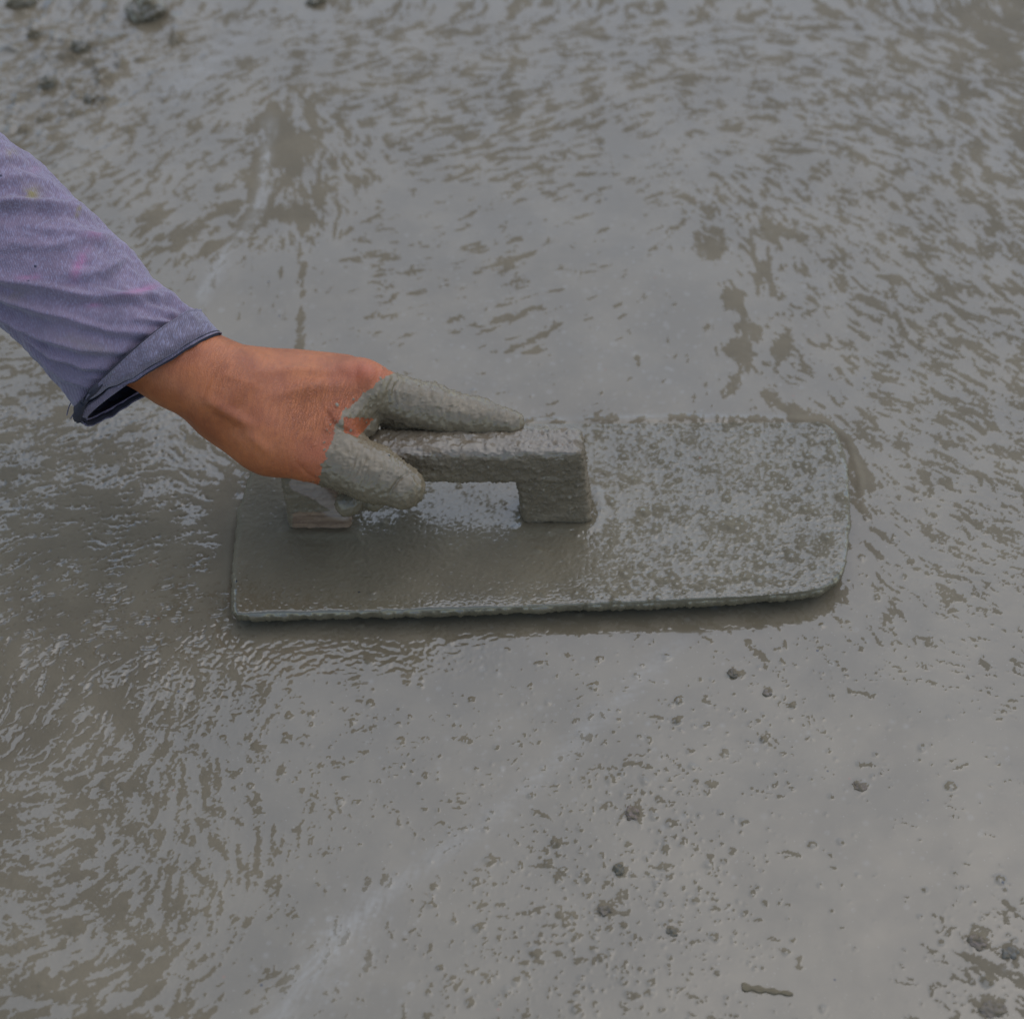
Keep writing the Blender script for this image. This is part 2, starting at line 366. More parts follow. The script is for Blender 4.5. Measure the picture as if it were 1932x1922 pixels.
wu = U + 22 * pn2(X * 28, Y * 28, 4) * 2; wv_ = V + 22 * pn2(X * 28, Y * 28, 5) * 2
thr = lat(0, wu, wv_) + .22 * sstep(900, 700, V); ca = lat(1, U, V); sa = lat(2, U, V); big = np.clip(lat(3, U, V), 0, 1)
ang = .5 * np.arctan2(sa, ca) + .5 * pn2(X * 14, Y * 14, 9) + .8 * pn2(X * 60, Y * 60, 10)
def lic(src, ang, n, step):
    """smear src along the local direction: streaks left by the float"""
    gxi = np.arange(X.shape[1], dtype=np.float32)[None, :]; gyi = np.arange(X.shape[0], dtype=np.float32)[:, None]
    vx, vy = np.cos(ang).astype(np.float32), np.sin(ang).astype(np.float32)
    acc = src.copy()
    for sgn in (1, -1):
        px = np.broadcast_to(gxi, src.shape).copy(); py = np.broadcast_to(gyi, src.shape).copy()
        for k in range(n):
            ix = np.clip(px, 0, src.shape[1] - 1).astype(np.int32); iy = np.clip(py, 0, src.shape[0] - 1).astype(np.int32)
            px += sgn * step * vx[iy, ix]; py += sgn * step * vy[iy, ix]
            ix = np.clip(px, 0, src.shape[1] - 1).astype(np.int32); iy = np.clip(py, 0, src.shape[0] - 1).astype(np.int32)
            acc += src[iy, ix]
    acc = acc / acc[40:-40, 40:-40].std(); return acc - acc[40:-40, 40:-40].mean()
s_big = lic(fbm2((X + .004 * pn2(X * 90, Y * 90, 24)) * 165, (Y + .004 * pn2(X * 90, Y * 90, 25)) * 165, 3, 11, .65).astype(np.float32), ang, 4, 1.6)
s_mid = lic(fbm2(X * 360, Y * 360, 2, 12).astype(np.float32), ang, 2, 1.2)
wx = X + .0022 * pn2(X * 240, Y * 240, 20) * 2; wy = Y + .0022 * pn2(X * 240, Y * 240, 21) * 2
s_fine = fbm2(wx * 440, wy * 440, 2, 13)
s_patch = fbm2(X * 55, Y * 55, 2, 14)
S = big * (.62 * s_big + .72 * s_patch + .40 * s_mid + .38 * s_fine) + (1 - big) * (.30 * s_big + .55 * s_patch + .35 * s_mid + .78 * s_fine)
S = S / S[40:-40, 40:-40].std() - thr
H = (.0012 * fbm2(X * 9, Y * 9, 2, 30) * .6 + .00005 * s_patch).astype(np.float32)

STROKES = [   # strokes of matt paste: polyline, half width, strength
 ([(1350,445),(1345,478)],22,3.2),([(1385,510),(1376,540),(1372,590)],15,2.4),([(1365,560),(1395,560)],13,3),([(1402,595),(1410,640),(1400,690),(1385,735)],20,3.4),([(1375,660),(1410,655)],16,3),
 ([(1440,740),(1500,775),(1535,792)],14,3),([(1480,640),(1470,680)],17,3),([(1448,470),(1456,555)],11,2.6),([(1420,380),(1470,470)],12,2),
 ([(505,225),(545,265)],34,2.6),([(530,270),(560,310)],34,2.6),([(484,290),(474,410)],10,2.4),([(606,300),(604,380)],9,2.4),([(480,400),(590,410)],12,2),([(585,200),(600,250)],10,2),
 ([(572,500),(566,590)],6,2.6),([(568,585),(564,668)],9,3.2),
 ([(640,490),(700,482),(748,486)],8,2.2),([(738,565),(800,545)],7,2.4),([(860,473),(905,462)],9,2.6),([(900,512),(950,498),(1012,476)],8,2.6),([(690,600),(760,592)],6,2),([(815,612),(875,598)],6,2.6),
 ([(930,607),(975,595),(1020,580)],8,2.8),([(955,662),(1005,640),(1060,612)],7,2.6),([(1140,585),(1172,575)],7,3),([(1228,470),(1262,440),(1290,415)],8,2.6),([(735,640),(790,628)],5,2.2),([(1200,670),(1205,690)],5,2.5),([(985,665),(1020,660)],5,2),([(1080,690),(1120,690)],4,2),
 ([(270,412),(300,405),(330,395)],8,2.6),([(300,450),(345,440),(395,412)],9,2.6),([(395,408),(430,395),(450,380)],8,2.6),([(400,470),(440,445),(470,400)],9,2.8),([(322,470),(370,450)],6,2.4),([(350,500),(380,470),(400,455)],7,2.4),
 ([(1412,1212),(1434,1230),(1446,1258)],9,3),([(1412,1866),(1450,1870),(1492,1873)],6,3),([(1512,1798),(1508,1832)],6,3),([(488,1560),(484,1640)],6,2.8),([(366,1245),(376,1310)],9,2.8),([(440,1260),(455,1300)],6,2),
 ([(1310,1662),(1345,1690)],7,3),([(408,1430),(412,1480)],12,2),([(255,1860),(310,1820)],12,2.2),([(430,890),(428,1000),(420,1100)],16,2),([(1815,1800),(1932,1860)],8,2),
 ([(1615,850),(1640,920)],8,2),([(1610,1010),(1665,1050)],7,2),([(560,1555),(565,1600)],5,2),([(720,1720),(740,1770)],7,2),([(690,1830),(700,1790)],6,2.4),
 ([(1830,30),(1932,100)],50,.9)]
rag = .45 * s_mid + .35 * s_fine
for pts, hw, st in STROKES:
    xs = [p[0] for p in pts]; ys = [p[1] for p in pts]; mgn = hw * 3.5
    rows = np.where(((V.min(1) < max(ys) + mgn) & (V.max(1) > min(ys) - mgn)))[0]
    if len(rows) == 0: continue
    r0, r1 = rows[0], rows[-1] + 1
    uu, vv = U[r0:r1], V[r0:r1]
    cols = np.where((uu.min(0) < max(xs) + mgn) & (uu.max(0) > min(xs) - mgn))[0]; c0, c1 = cols[0], cols[-1] + 1
    uu, vv = uu[:, c0:c1], vv[:, c0:c1]
    d, t = seg_dist(uu, vv, pts); taper = .55 + .45 * np.sin(np.pi * np.clip(t * .9 + .05, 0, 1))
    S[r0:r1, c0:c1] += st * .85 * np.exp(-(d / (hw * taper * (1.15 + .4 * s_patch[r0:r1, c0:c1] * .5))) ** 2) 

# lumps of grit standing in the slurry
LCL = [(1150,1330,130,1),(1190,1530,110,1.6),(1050,1600,130,1.5),(1270,1700,150,1.5),(1000,1780,150,1.5),(1350,1450,160,1),(1160,1850,200,1.6),(900,1870,120,1.0),
       (700,1330,150,1.0),(620,1500,120,.8),(850,1500,200,.5),(1840,1830,90,1.6),(1900,1700,80,1),(1650,1450,200,.3),(1700,1240,180,.5),(1480,1300,120,.7),(1500,1750,200,.3),
       (1800,700,180,.6),(1700,950,120,.5),(200,1600,250,.7),(350,1350,150,.8),(120,130,120,1.2),(1600,250,300,.5),(900,700,300,.12),(1300,1250,200,.5)]
cw = np.array([c[3] * (c[2] / 100.) ** 2 for c in LCL]); cw /= cw.sum()
dx_g = STEP; x0, y0 = gx[34], gy[34]
def stamp(px, py, r, hh, tail_ang, tail_len, ring):
    rad = r * 3.2 + tail_len
    i0 = int((py - rad - y0) / dx_g) + 34; i1 = int((py + rad - y0) / dx_g) + 36
    j0 = int((px - rad - x0) / dx_g) + 34; j1 = int((px + rad - x0) / dx_g) + 36
    if i0 < 34 or j0 < 34 or i1 >= X.shape[0] - 34 or j1 >= X.shape[1] - 34: return
    sl = (slice(i0, i1), slice(j0, j1)); a = X[sl] - px; b = Y[sl] - py
    d = np.hypot(a, b) * (1 + .55 * pn2(X[sl] * 330, Y[sl] * 330, 50) + .5 * pn2(X[sl] * 800, Y[sl] * 800, 51))
    H[sl] += hh * np.exp(-(d / r) ** 3)
    c, s = math.cos(tail_ang), math.sin(tail_ang); al = a * c + b * s; ac = -a * s + b * c
    cosang = al / (d + 1e-6)
    S[sl] += ring * np.exp(-((d - r) / (.45 * r)) ** 2) * (.75 + .35 * cosang)
    if tail_len > 0:
        q = ((al - tail_len * .55) / (tail_len * .6)) ** 2 + (ac / (r * .9)) ** 2
        S[sl] += 2.4 * np.exp(-q ** 2) * (1 + .5 * rag[sl])
for k in range(2600):
    c = LCL[rng.choice(len(LCL), p=cw)]
    u = c[0] + rng.normal() * c[2] * .75; v = c[1] + rng.normal() * c[2] * .75
    if not (-60 < u < 1992 and -60 < v < 1982): continue
    p = P(u, v, 0); r = float(np.clip(rng.lognormal(math.log(.00060), .48), .00045, .0024))
    ta = math.radians(rng.normal(50, 45)); tl = r * rng.uniform(1.2, 3.0) if rng.random() < .45 else 0
    stamp(p[0], p[1], r, r * .38, ta, tl, rng.uniform(1.8, 4.0))
BIG_LUMPS = [(240,245,.0065,.003),(95,165,.006,.003),(52,55,.006,.003),(205,165,.005,.002),(310,190,.004,.002),(1010,1800,.004,.002),(900,1750,.004,.002),(1165,1637,.0035,.002),(1048,1590,.0045,.003),
             (1280,1322,.004,.003),(1275,1360,.004,.003),(1380,1270,.0036,.003),(1440,1395,.003,.003),(1850,1770,.005,.003),(830,1825,.003,.002),(1860,1855,.005,.003),(1495,1330,.003,.0025),(1000,1500,.0026,.002),(890,1320,.003,.0015),(1085,1905,.004,.002)]
for k in range(34):
    u, v = rng.uniform(-30, 360), rng.uniform(-20, 250)
    if u + v * 1.2 > 470: continue
    p = P(u, v, 0); r = rng.uniform(.0022, .0052); a = R(rng.normal(25, 20))
    for q in (-1, 0, 1): stamp(p[0] + q * r * .7 * math.cos(a), p[1] + q * r * .7 * math.sin(a), r * (1 - .2 * abs(q)), r * .42, a, 0, 1.6)
for u, v, r, h in BIG_LUMPS:
    r *= .45; h *= .4; p = P(u, v, 0); stamp(p[0], p[1], r, h, R(50), r * 2.2, 2.6)
    for q in range(5):
        a = rng.uniform(0, 6.28); stamp(p[0] + r * .8 * math.cos(a), p[1] + r * .8 * math.sin(a), r * .4, h * .6, a, 0, 2)

for u, v, r in ((1622,1484,.0042),(1194,1535,.0044),(1168,1640,.0034),(1142,1716,.0044),(1268,1757,.0034),(1383,1272,.003),(1448,1307,.003),(1843,1778,.0055),(1905,1800,.005),(1870,1905,.0062)):
    p = P(u, v, 0); stamp(p[0], p[1], r * .85, .0004, R(55), r * .9, 2.8)
# slurry pushed up along the back and the right of the board, and a matt band in front, put in for the float's reflection
d, t = seg_dist(U, V, [(995,796),(1300,790),(1552,793),(1600,830),(1622,900),(1628,960)])
H += .0011 * np.exp(-(d / 7) ** 2) * (.8 + .25 * s_patch); S += 2.2 * np.exp(-(d / 11) ** 2)
d, t = seg_dist(U, V, [(470,880),(438,1000),(428,1165)])
H += .0008 * np.exp(-(d / 10) ** 2)
d, t = seg_dist(U, V, [(455,1190),(800,1192),(1100,1182),(1330,1172),(1500,1158),(1580,1130)])
S += 1.9 * np.exp(-(d / 19) ** 4)
# relief: the paste stands a little proud of the film
pr_ = sstep(-.35, .35, S)
H += .00011 * pr_ + .00007 * pr_ * s_fine
rough_tl = sstep(620, 100, U + V * .9)
zl = np.clip(sstep(560, 330, U) * sstep(700, 800, V) * sstep(1500, 1150, V) + .12 * sstep(1.5, .5, thr), 0, 1)
zl = np.clip(zl + .42 * sstep(400, 470, U) * sstep(1000, 900, U) * sstep(1170, 1195, V) * sstep(1300, 1240, V), 0, 1)
H += zl * (.00027 * s_fine + .00022 * s_mid) * sstep(.5, -.4, S)
H += rough_tl * .0016 * np.maximum(0, fbm2(X * 75, Y * 75, 3, 60)) ** 1.5
S += rough_tl * .5 * s_fine * 0
wet = np.clip(.5 - S * .55, 0, 1)
# milky streaks and froth
pale = np.zeros_like(X)
for pts, w, a in (([(520,1922),(640,1760),(760,1660),(900,1560),(1000,1480),(1090,1390),(1180,1310),(1280,1210)], 19, .22), ([(560,1900),(700,1720)], 45, .20), ([(380,560),(440,460),(490,390),(510,230)], 11, .45), ([(330,170),(470,60)], 22, .30)):
    d, t = seg_dist(U + 14 * pn2(X * 60, Y * 60, 70), V + 14 * pn2(X * 60, Y * 60, 71), pts)
    pale += a * np.exp(-(d / w) ** 2) * np.clip(.7 + .25 * s_patch + .2 * s_mid, 0, 1.3)
FR = [(900,750,380,.8),(640,1800,150,1.0),(1000,1350,250,.6),(1250,650,200,.7),(500,560,120,.5),(1700,1500,250,.25),(1200,500,300,.4)]
fwq = np.array([f[3] * f[2] ** 2 for f in FR]); fwq = fwq / fwq.sum()
for k in range(1500):
    c = FR[rng.choice(len(FR), p=fwq)]; u = c[0] + rng.normal() * c[2] * .6; v = c[1] + rng.normal() * c[2] * .6
    if not (0 < u < 1932 and 0 < v < 1922): continue
    p = P(u, v, 0); r = float(np.clip(rng.lognormal(math.log(.0009), .35), .0006, .0022)); rad = 3 * r
    i0 = int((p[1] - rad - y0) / dx_g) + 34; i1 = int((p[1] + rad - y0) / dx_g) + 36; j0 = int((p[0] - rad - x0) / dx_g) + 34; j1 = int((p[0] + rad - x0) / dx_g) + 36
    if i0 < 34 or j0 < 34 or i1 > X.shape[0] - 34 or j1 > X.shape[1] - 34: continue
    dd = np.hypot(X[i0:i1, j0:j1] - p[0], Y[i0:i1, j0:j1] - p[1])
    pale[i0:i1, j0:j1] += rng.uniform(.08, .28) * (np.exp(-((dd - r * .7) / (r * .5)) ** 2) if rng.random() < .3 else np.exp(-(dd / r) ** 2))
pale = np.clip(pale, 0, .6)
gv = np.stack([X, Y, H - H[34:-34, 34:-34].mean()], -1).reshape(-1, 3)
ground = mesh_obj('ground', gv, grid_faces(len(gy), len(gx)), M_GROUND, attrs={'wet': wet.ravel(), 'pale': pale.ravel()})
ground['kind'] = 'structure'; ground['label'] = 'grey wet cement slurry floor with glossy film and matt streaks'
def ground_z(x, y):
    j = np.searchsorted(gx, x); i = np.searchsorted(gy, y); return float(H[i, j] - H[34:-34, 34:-34].mean())

# ------------------------------------------------------------------ the wooden float
Z_BACK, Z_FRONT, THICK = .0105, .0170, .0080
def board_z(v): return Z_BACK + (Z_FRONT - Z_BACK) * (v - 795) / (1150 - 795)
def PB(u, v, dz=0):                    # point on the board's top surface
    return P(u, v, board_z(v) + dz)
NS, NTt = 420, 190
fr = lambda pts, x: np.interp(x, [p[0] for p in pts], [p[1] for p in pts])
LEFT = [(795,512),(830,492),(887,472),(960,449),(1040,441),(1100,437),(1140,436),(1152,440),(1158,447)]       # v -> u
RIGHT = [(795,1548),(799,1564),(808,1576),(830,1588),(870,1598),(920,1603),(980,1604),(1040,1600),(1075,1590),(1095,1576),(1108,1555),(1114,1530),(1119,1495)]
BACK = [(512,797),(990,797),(1548,795)]
FRONT = [(447,1158),(700,1153),(950,1145),(1200,1136),(1380,1127),(1495,1119)]
def smooth_curve(pts, n):
    p = np.array(pts, float); t = np.linspace(0, 1, n) ; L = np.concatenate([[0], np.cumsum(np.hypot(*(p[1:] - p[:-1]).T))]); L /= L[-1]
    q = np.stack([np.interp(t, L, p[:, k]) for k in (0, 1)], -1)
    for _ in range(6): q[1:-1] = .25 * q[:-2] + .5 * q[1:-1] + .25 * q[2:]
    return q
# Coons patch: bottom = front edge, top = back edge, left, right
cF = smooth_curve(FRONT, NS); cB = smooth_curve(BACK, NS)
cL = smooth_curve([(447,1158)] + [(u, v) for v, u in LEFT[::-1][1:-1]] + [(512,797)], NTt)
cR = smooth_curve([(1495,1119)] + [(u, v) for v, u in RIGHT[::-1][1:]], NTt)
s = np.linspace(0, 1, NS)[None, :, None]; t = np.linspace(0, 1, NTt)[:, None, None]
coons = (1 - t) * cF[None] + t * cB[None] + (1 - s) * cL[:, None] + s * cR[:, None] - ((1 - s) * (1 - t) * cF[0] + s * (1 - t) * cF[-1] + (1 - s) * t * cB[0] + s * t * cB[-1])
BU, BV = coons[..., 0], coons[..., 1]
def plane_point(u, v, dz=0.0):
    """meet the board's tilted top plane: z = board_z, iterated on v"""
    sh = u.shape; u = u.ravel(); v = v.ravel()
    D = fw[None] + rt[None] * ((u - CU) / FPX)[:, None] + up[None] * ((CV - v) / FPX)[:, None]
    z = board_z(v) + dz; tt = (z - cam_pos[2]) / D[:, 2]
    return (cam_pos[None] + D * tt[:, None]).reshape(*sh, 3)
top = plane_point(BU, BV)
bx_, by_ = top[..., 0], top[..., 1]
bn1 = fbm2(bx_ * 300, by_ * 300, 2, 80); bn2 = fbm2(bx_ * 640, by_ * 640, 2, 81); bn3 = fbm2(bx_ * 45, by_ * 45, 2, 82)
cross = fbm2(bx_ * 60, by_ * 420, 2, 84)
rightness = sstep(1050, 1250, BU + .3 * (BV - 950)) * .8 + sstep(880, 820, BV) * sstep(950, 1050, BU) * .3
rightness = np.clip(rightness + .15, 0, 1)
dthr = np.full(BU.shape, .30)
# smooth matt area left of centre, glossy strip along the front lip, rough grit behind
mat_c = sstep(1.4, .55, np.hypot((BU - 800) / 350, (BV - 1062) / 70) + .16 * bn3)
dthr = dthr - 1.1 * mat_c
dthr += 1.5 * sstep(24, 4, BU * 0 + (np.interp(BU, cF[:, 0], cF[:, 1]) - BV)) * (.7 + .4 * bn3)
dthr -= 1.3 * sstep(620, 520, BU) * sstep(1130, 1000, BV)
dthr += .4 * sstep(1150, 1000, BU) * sstep(800, 900, BU) * sstep(1010, 980, BV)
SB = np.where(dthr < 0, .75, 1) * (.62 * bn1 + .62 * bn2 + .35 * bn3 + .2 * cross) - dthr
BH = .00022 * rightness * bn1 + .00018 * bn2 * (1.0 + .5 * rightness) + .00022 * np.maximum(0, bn1) * mat_c + .0002 * bn3
for k in range(900):      # grit on the board
    i, j = rng.integers(4, NTt - 4), rng.integers(4, NS - 4)
    if rng.random() > .25 + .75 * rightness[i, j]: continue
    r = float(np.clip(rng.lognormal(math.log(.0011), .4), .0007, .003)); w_ = int(r * 3 / .0009) + 2
    sl = (slice(max(0, i - w_ * 2), i + w_ * 2), slice(max(0, j - w_), j + w_))
    dd = np.hypot(bx_[sl] - bx_[i, j], by_[sl] - by_[i, j])
    BH[sl] += r * .45 * np.exp(-(dd / r) ** 2); SB[sl] += 2.2 * np.exp(-((dd - r) / (.5 * r)) ** 2) - 1.2 * np.exp(-(dd / (.5 * r)) ** 2)
# puddled slurry round the feet of the posts
for pts, w_, a in (([(535,1006),(672,1008)], 9, .0012), ([(975,998),(1122,996),(1135,960),(1128,930)], 10, .0010)):
    dd, _ = seg_dist(BU.astype(np.float32), BV.astype(np.float32), pts); BH += a * np.exp(-(dd / w_) ** 2); SB += (-1.8 if pts[0][0] > 900 else 1.0) * np.exp(-(dd / (w_ * .8)) ** 2)
edge_d = np.minimum.reduce([np.arange(NTt)[:, None] * .0009 + 0 * BU, np.arange(NTt)[::-1][:, None] * .0009 + 0 * BU, np.arange(NS)[None] * .0009 + 0 * BU, np.arange(NS)[::-1][None] * .0009 + 0 * BU])
rust = sstep(26, 6, np.hypot((BU - 463) * 1.2, (BV - 1045) * .35)) * .9
top[..., 2] += BH - (.0022 + .0007 * bn3) * np.clip(1 - edge_d / (.0035 + .001 * bn3), 0, 1) ** 2
NR_, NC_ = NTt, NS
V0 = top.reshape(-1, 3); F0 = grid_faces(NR_, NC_)[:, :]
# boundary loop (counter-clockwise), walls with a rough rounded profile, then a flat bottom fan ring
idx = np.arange(NR_ * NC_).reshape(NR_, NC_)
loop = np.concatenate([idx[0, :-1], idx[:-1, -1], idx[-1, ::-1][:-1], idx[::-1, 0][:-1]])
LP = V0[loop]; nxt = np.roll(LP, -1, 0) - np.roll(LP, 1, 0)
outn = np.stack([nxt[:, 1], -nxt[:, 0], np.zeros(len(LP))], -1); outn /= np.linalg.norm(outn, axis=1)[:, None] + 1e-12
for _ in range(3): outn = (np.roll(outn, 1, 0) + outn + np.roll(outn, -1, 0)) / 3
VS = [V0]; FS = [F0]; prev = loop; base = len(V0)
wn1 = pn2(LP[:, 0] * 150, LP[:, 1] * 150, 90); wn2 = pn2(LP[:, 0] * 420, LP[:, 1] * 420, 91)
wetl = [np.clip(.5 - (SB + .35 * (bn2 - bn1) * mat_c) * .55, 0, 1).ravel()]; palel = [rust.ravel() * 0]
RINGS = [(.0004, .0007), (.0006, .0018), (.0005, .0035), (.0001, .0052), (-.0005, .0067), (-.0014, .0078), (-.012, .0080), (-.03, .0080)]
for q, (o_, dn) in enumerate(RINGS):
    rg = LP.copy(); nz = pn2(LP[:, 0] * 230 + q * 1.3, LP[:, 1] * 230 + q * 2.1, 92 + q // 3) + pn2(LP[:, 0] * 620 + q * 1.7, LP[:, 1] * 620, 95 + q)
    rg += outn * (o_ + (.0006 * nz + .0012 * wn1 + .0006 * wn2 if q < 6 else 0))[..., None] if q < 6 else outn * o_
    dn = dn * .86; rg[:, 2] = LP[:, 2] - dn * (1 + (.06 * wn1 + .09 * wn2 if 1 < q < 7 else 0))
    if q >= 6: # pull towards the long axis of the board
        c = np.array([LP[:, 0].mean(), LP[:, 1].mean()]); rg[:, :2] = LP[:, :2] + (c - LP[:, :2]) * (.2 if q == 6 else .9); rg[:, 2] = LP[:, 2].mean() - THICK * .86 + (rg[:, 1] - c[1]) * ((Z_BACK - Z_FRONT) / .15) - .0002
    cur = np.arange(len(LP)) + base; base += len(LP); VS.append(rg)
    FS.append(np.stack([prev, cur, np.roll(cur, -1), np.roll(prev, -1)], -1)); prev = cur
    wetl.append(np.clip(.15 + .25 * nz, 0, 1)); palel.append(np.zeros(len(LP)))
float_root = thing('plastering_float', 'rectangular wooden float caked in wet grey cement, pressed down by the hand', 'float', plane_point(np.array([1020.]), np.array([980.]), -THICK)[0])
board = mesh_obj('board', np.concatenate(VS), np.concatenate(FS), M_BOARD, float_root, attrs={'wet': np.concatenate(wetl), 'pale': np.concatenate(palel)})

def hexa(name, near, far, n=(46, 40, 22), bulge=.0012, bare=None, rnd=.0045, seed=0, nz_amp=1.0, wet_f=None):
    """rounded box from 4 near-face and 4 far-face corners (bl, br, tr, tl), finely meshed with a caked surface"""
    near = np.array(near); far = np.array(far)
    Lx = np.linalg.norm(near[1] - near[0]); Lz = np.linalg.norm(near[3] - near[0]); Ly = np.linalg.norm(far[0] - near[0])
    st_ = .0008; nx, nz_, ny = [max(6, int(L / st_)) for L in (Lx, Lz, Ly)]
    def tri(a, b, c):
        a = a[..., None]; b = b[..., None]; c = c[..., None]
        n_ = (1 - a) * (1 - c) * near[0] + a * (1 - c) * near[1] + a * c * near[2] + (1 - a) * c * near[3]
        f_ = (1 - a) * (1 - c) * far[0] + a * (1 - c) * far[1] + a * c * far[2] + (1 - a) * c * far[3]
        return (1 - b) * n_ + b * f_
    verts = {}; VV = []; FF = []
    for ax, side in ((0, 0), (0, 1), (1, 0), (1, 1), (2, 0), (2, 1)):
        dims = [nx, ny, nz_]; o2 = [k for k in (0, 1, 2) if k != ax]
        A, B = np.meshgrid(np.linspace(0, 1, dims[o2[0]]), np.linspace(0, 1, dims[o2[1]]), indexing='ij')
        co = [None] * 3; co[ax] = np.full(A.shape, float(side)); co[o2[0]] = A; co[o2[1]] = B
        cub = np.stack(co, -1).reshape(-1, 3)
        f = grid_faces(A.shape[0], A.shape[1]); flip = (side == 1) ^ (ax == 1)
        if not flip: f = f[:, ::-1]
        FF.append(f + sum(len(v) for v in VV)); VV.append(cub)
    C = np.concatenate(VV); F = np.concatenate(FF)
    key = np.round(C * 1e5).astype(np.int64); _, ui, inv = np.unique(key, axis=0, return_index=True, return_inverse=True)
    inv = inv.ravel(); C = C[ui]; F = inv[F]
    # round the edges in metric space
    L3 = np.array([Lx, Ly, Lz]); q = (C - .5) * L3; hb = L3 / 2 - rnd; inner = np.clip(q, -hb, hb); dlt = q - inner
    ln = np.linalg.norm(dlt, axis=1); nrm = dlt / np.maximum(ln, 1e-9)[:, None]
    q2 = np.where((ln > 1e-9)[:, None], inner + nrm * rnd, q); C2 = q2 / L3 + .5
    W = tri(C2[:, 0], C2[:, 1], C2[:, 2])
    ex = near[1] - near[0]; ey = far[0] - near[0]; ez = near[3] - near[0]; Mx = np.stack([ex / Lx, ey / Ly, ez / Lz], 0)
    N = nrm @ Mx; N /= np.linalg.norm(N, axis=1)[:, None] + 1e-9
    g1 = pn3(W * np.array([35, 170, 170]), seed); g2 = pn3(W * np.array([150, 380, 380]), seed + 1); g3_ = pn3(W * 620, seed + 2); g4 = pn3(W * 1000, seed + 4)
    dsp = nz_amp * (.00026 * g1 + .00010 * g2 + .00018 * g3_ + .0004 * pn3(W * 200, seed + 9) + .0011 * np.maximum(0, g3_ - .75) + .0011 * np.maximum(0, g4 - .75))
    W = W + N * dsp[:, None]
    return W, F, C2, N, dsp
def build_hexa(name, parent, near, far, **kw):
    bare_f = kw.pop('bare_f', None); pale_f = kw.pop('pale_f', None); wet_f = kw.pop('wet_f', None)
    W, F, C2, N, dsp = hexa(name, near, far, **kw)
    u, v = proj(W)
    bare = bare_f(u, v, C2, N) if bare_f else np.zeros(len(W)); palea = pale_f(u, v, C2, N) if pale_f else np.zeros(len(W))
    w = np.clip(.5 + .35 * pn3(W * 160, 7) + (.25 if wet_f is None else wet_f(u, v, C2, N)), 0, 1)
    return mesh_obj(name, W, F, M_HANDLE, parent, attrs={'wet': w, 'bare': bare, 'pale': palea})
# grip: bar between the posts. near-face corners from the photo, heights above the board
ZG0, ZG1 = .0165 + .035, .0165 + .066
def G(u, v, z): return P(u, v, z)
DY = np.array([0, .031, 0])
def at_y(u, y, z):
    dep = (np.array([0, y, z]) - cam_pos) @ fw; return np.array([(u - CU) / FPX * dep, y, z])
def v_of(y, z): return proj(np.array([[0, y, z]]))[1][0]
def solve(f, lo_, hi_, target):          # f falls from lo_ to hi_
    for _ in range(50):
        m = (lo_ + hi_) / 2
        if f(m) > target: lo_ = m
        else: hi_ = m
    return m
GY = P(1050, 990, board_z(990))[1]
ZG0 = solve(lambda z: v_of(GY, z), .01, .12, 916); ZG1 = solve(lambda z: v_of(GY, z), .01, .16, 857)
GB = solve(lambda y: v_of(y, ZG1), GY, GY + .09, 803); DY = np.array([0, GB - GY, 0])
print('grip', GY, ZG0, ZG1, GB)
gl_b, gr_b, gr_t, gl_t = at_y(560, GY, ZG0), at_y(1099, GY, ZG0), at_y(1096, GY, ZG1), at_y(540, GY, ZG1)
grip = build_hexa('handle_grip', float_root, [gl_b, gr_b, gr_t, gl_t], [gl_b + DY, gr_b + DY, gr_t + DY, gl_t + DY], rnd=.0060, seed=3,
    bare_f=lambda u, v, c, n: .62 * np.exp(-((v - 838 - .01 * (u - 1040)) / 2.2) ** 2) * sstep(980, 1000, u) * sstep(1082, 1066, u) + .32 * np.exp(-((u - 850) / 130) ** 2 - ((v - 828) / 8) ** 2) + .25 * sstep(885, 900, v),
    wet_f=lambda u, v, c, n: .55 * np.maximum(n[:, 2], 0) - .15)
def post(u0b, u1b, vb, u0t, u1t, name, zt, **kw):
    zb = board_z(vb) - .002
    a, b = P(u0b, vb, zb), P(u1b, vb, zb); yb = (a[1] + b[1]) / 2
    c_, d_ = at_y(u1t, gl_b[1] + .0001, zt), at_y(u0t, gl_b[1] + .0001, zt)
    a = np.array([a[0], yb, zb]); b = np.array([b[0], yb, zb])
    near = [a, b, c_, d_]; far = [p + DY * np.array([1, s_, 1]) for p, s_ in zip(near, (1.15, 1.15, .97, .97))]
    return build_hexa(name, float_root, near, far, **kw)
post(986, 1116, 991, 966, 1100, 'handle_post', ZG1 + .0001, rnd=.0040, seed=11, wet_f=lambda u, v, c, n: .55 * np.maximum(n[:, 2], 0) - .2, bare_f=lambda u, v, c, n: .22 * sstep(900, 985, v))
def bare_left(u, v, c, n):
    return np.clip(1.1 * sstep(540, 565, u) * sstep(962, 970, v) * sstep(680, 660, u) + .9 * np.exp(-(seg_dist(u, v, [(560,912),(600,930),(655,968)])[0] / 17) ** 4) + .75 * sstep(600, 612, u) * sstep(955, 935, v), 0, 1)
post(545, 664, 1002, 521, 640, 'handle_post', ZG1 - .004, rnd=.004, seed=15, bare_f=bare_left, wet_f=lambda u, v, c, n: .15,
     pale_f=lambda u, v, c, n: np.clip(np.exp(-(seg_dist(u, v, [(545,908),(590,922),(625,958),(650,964)])[0] / 15) ** 4), 0, .42), nz_amp=.6)

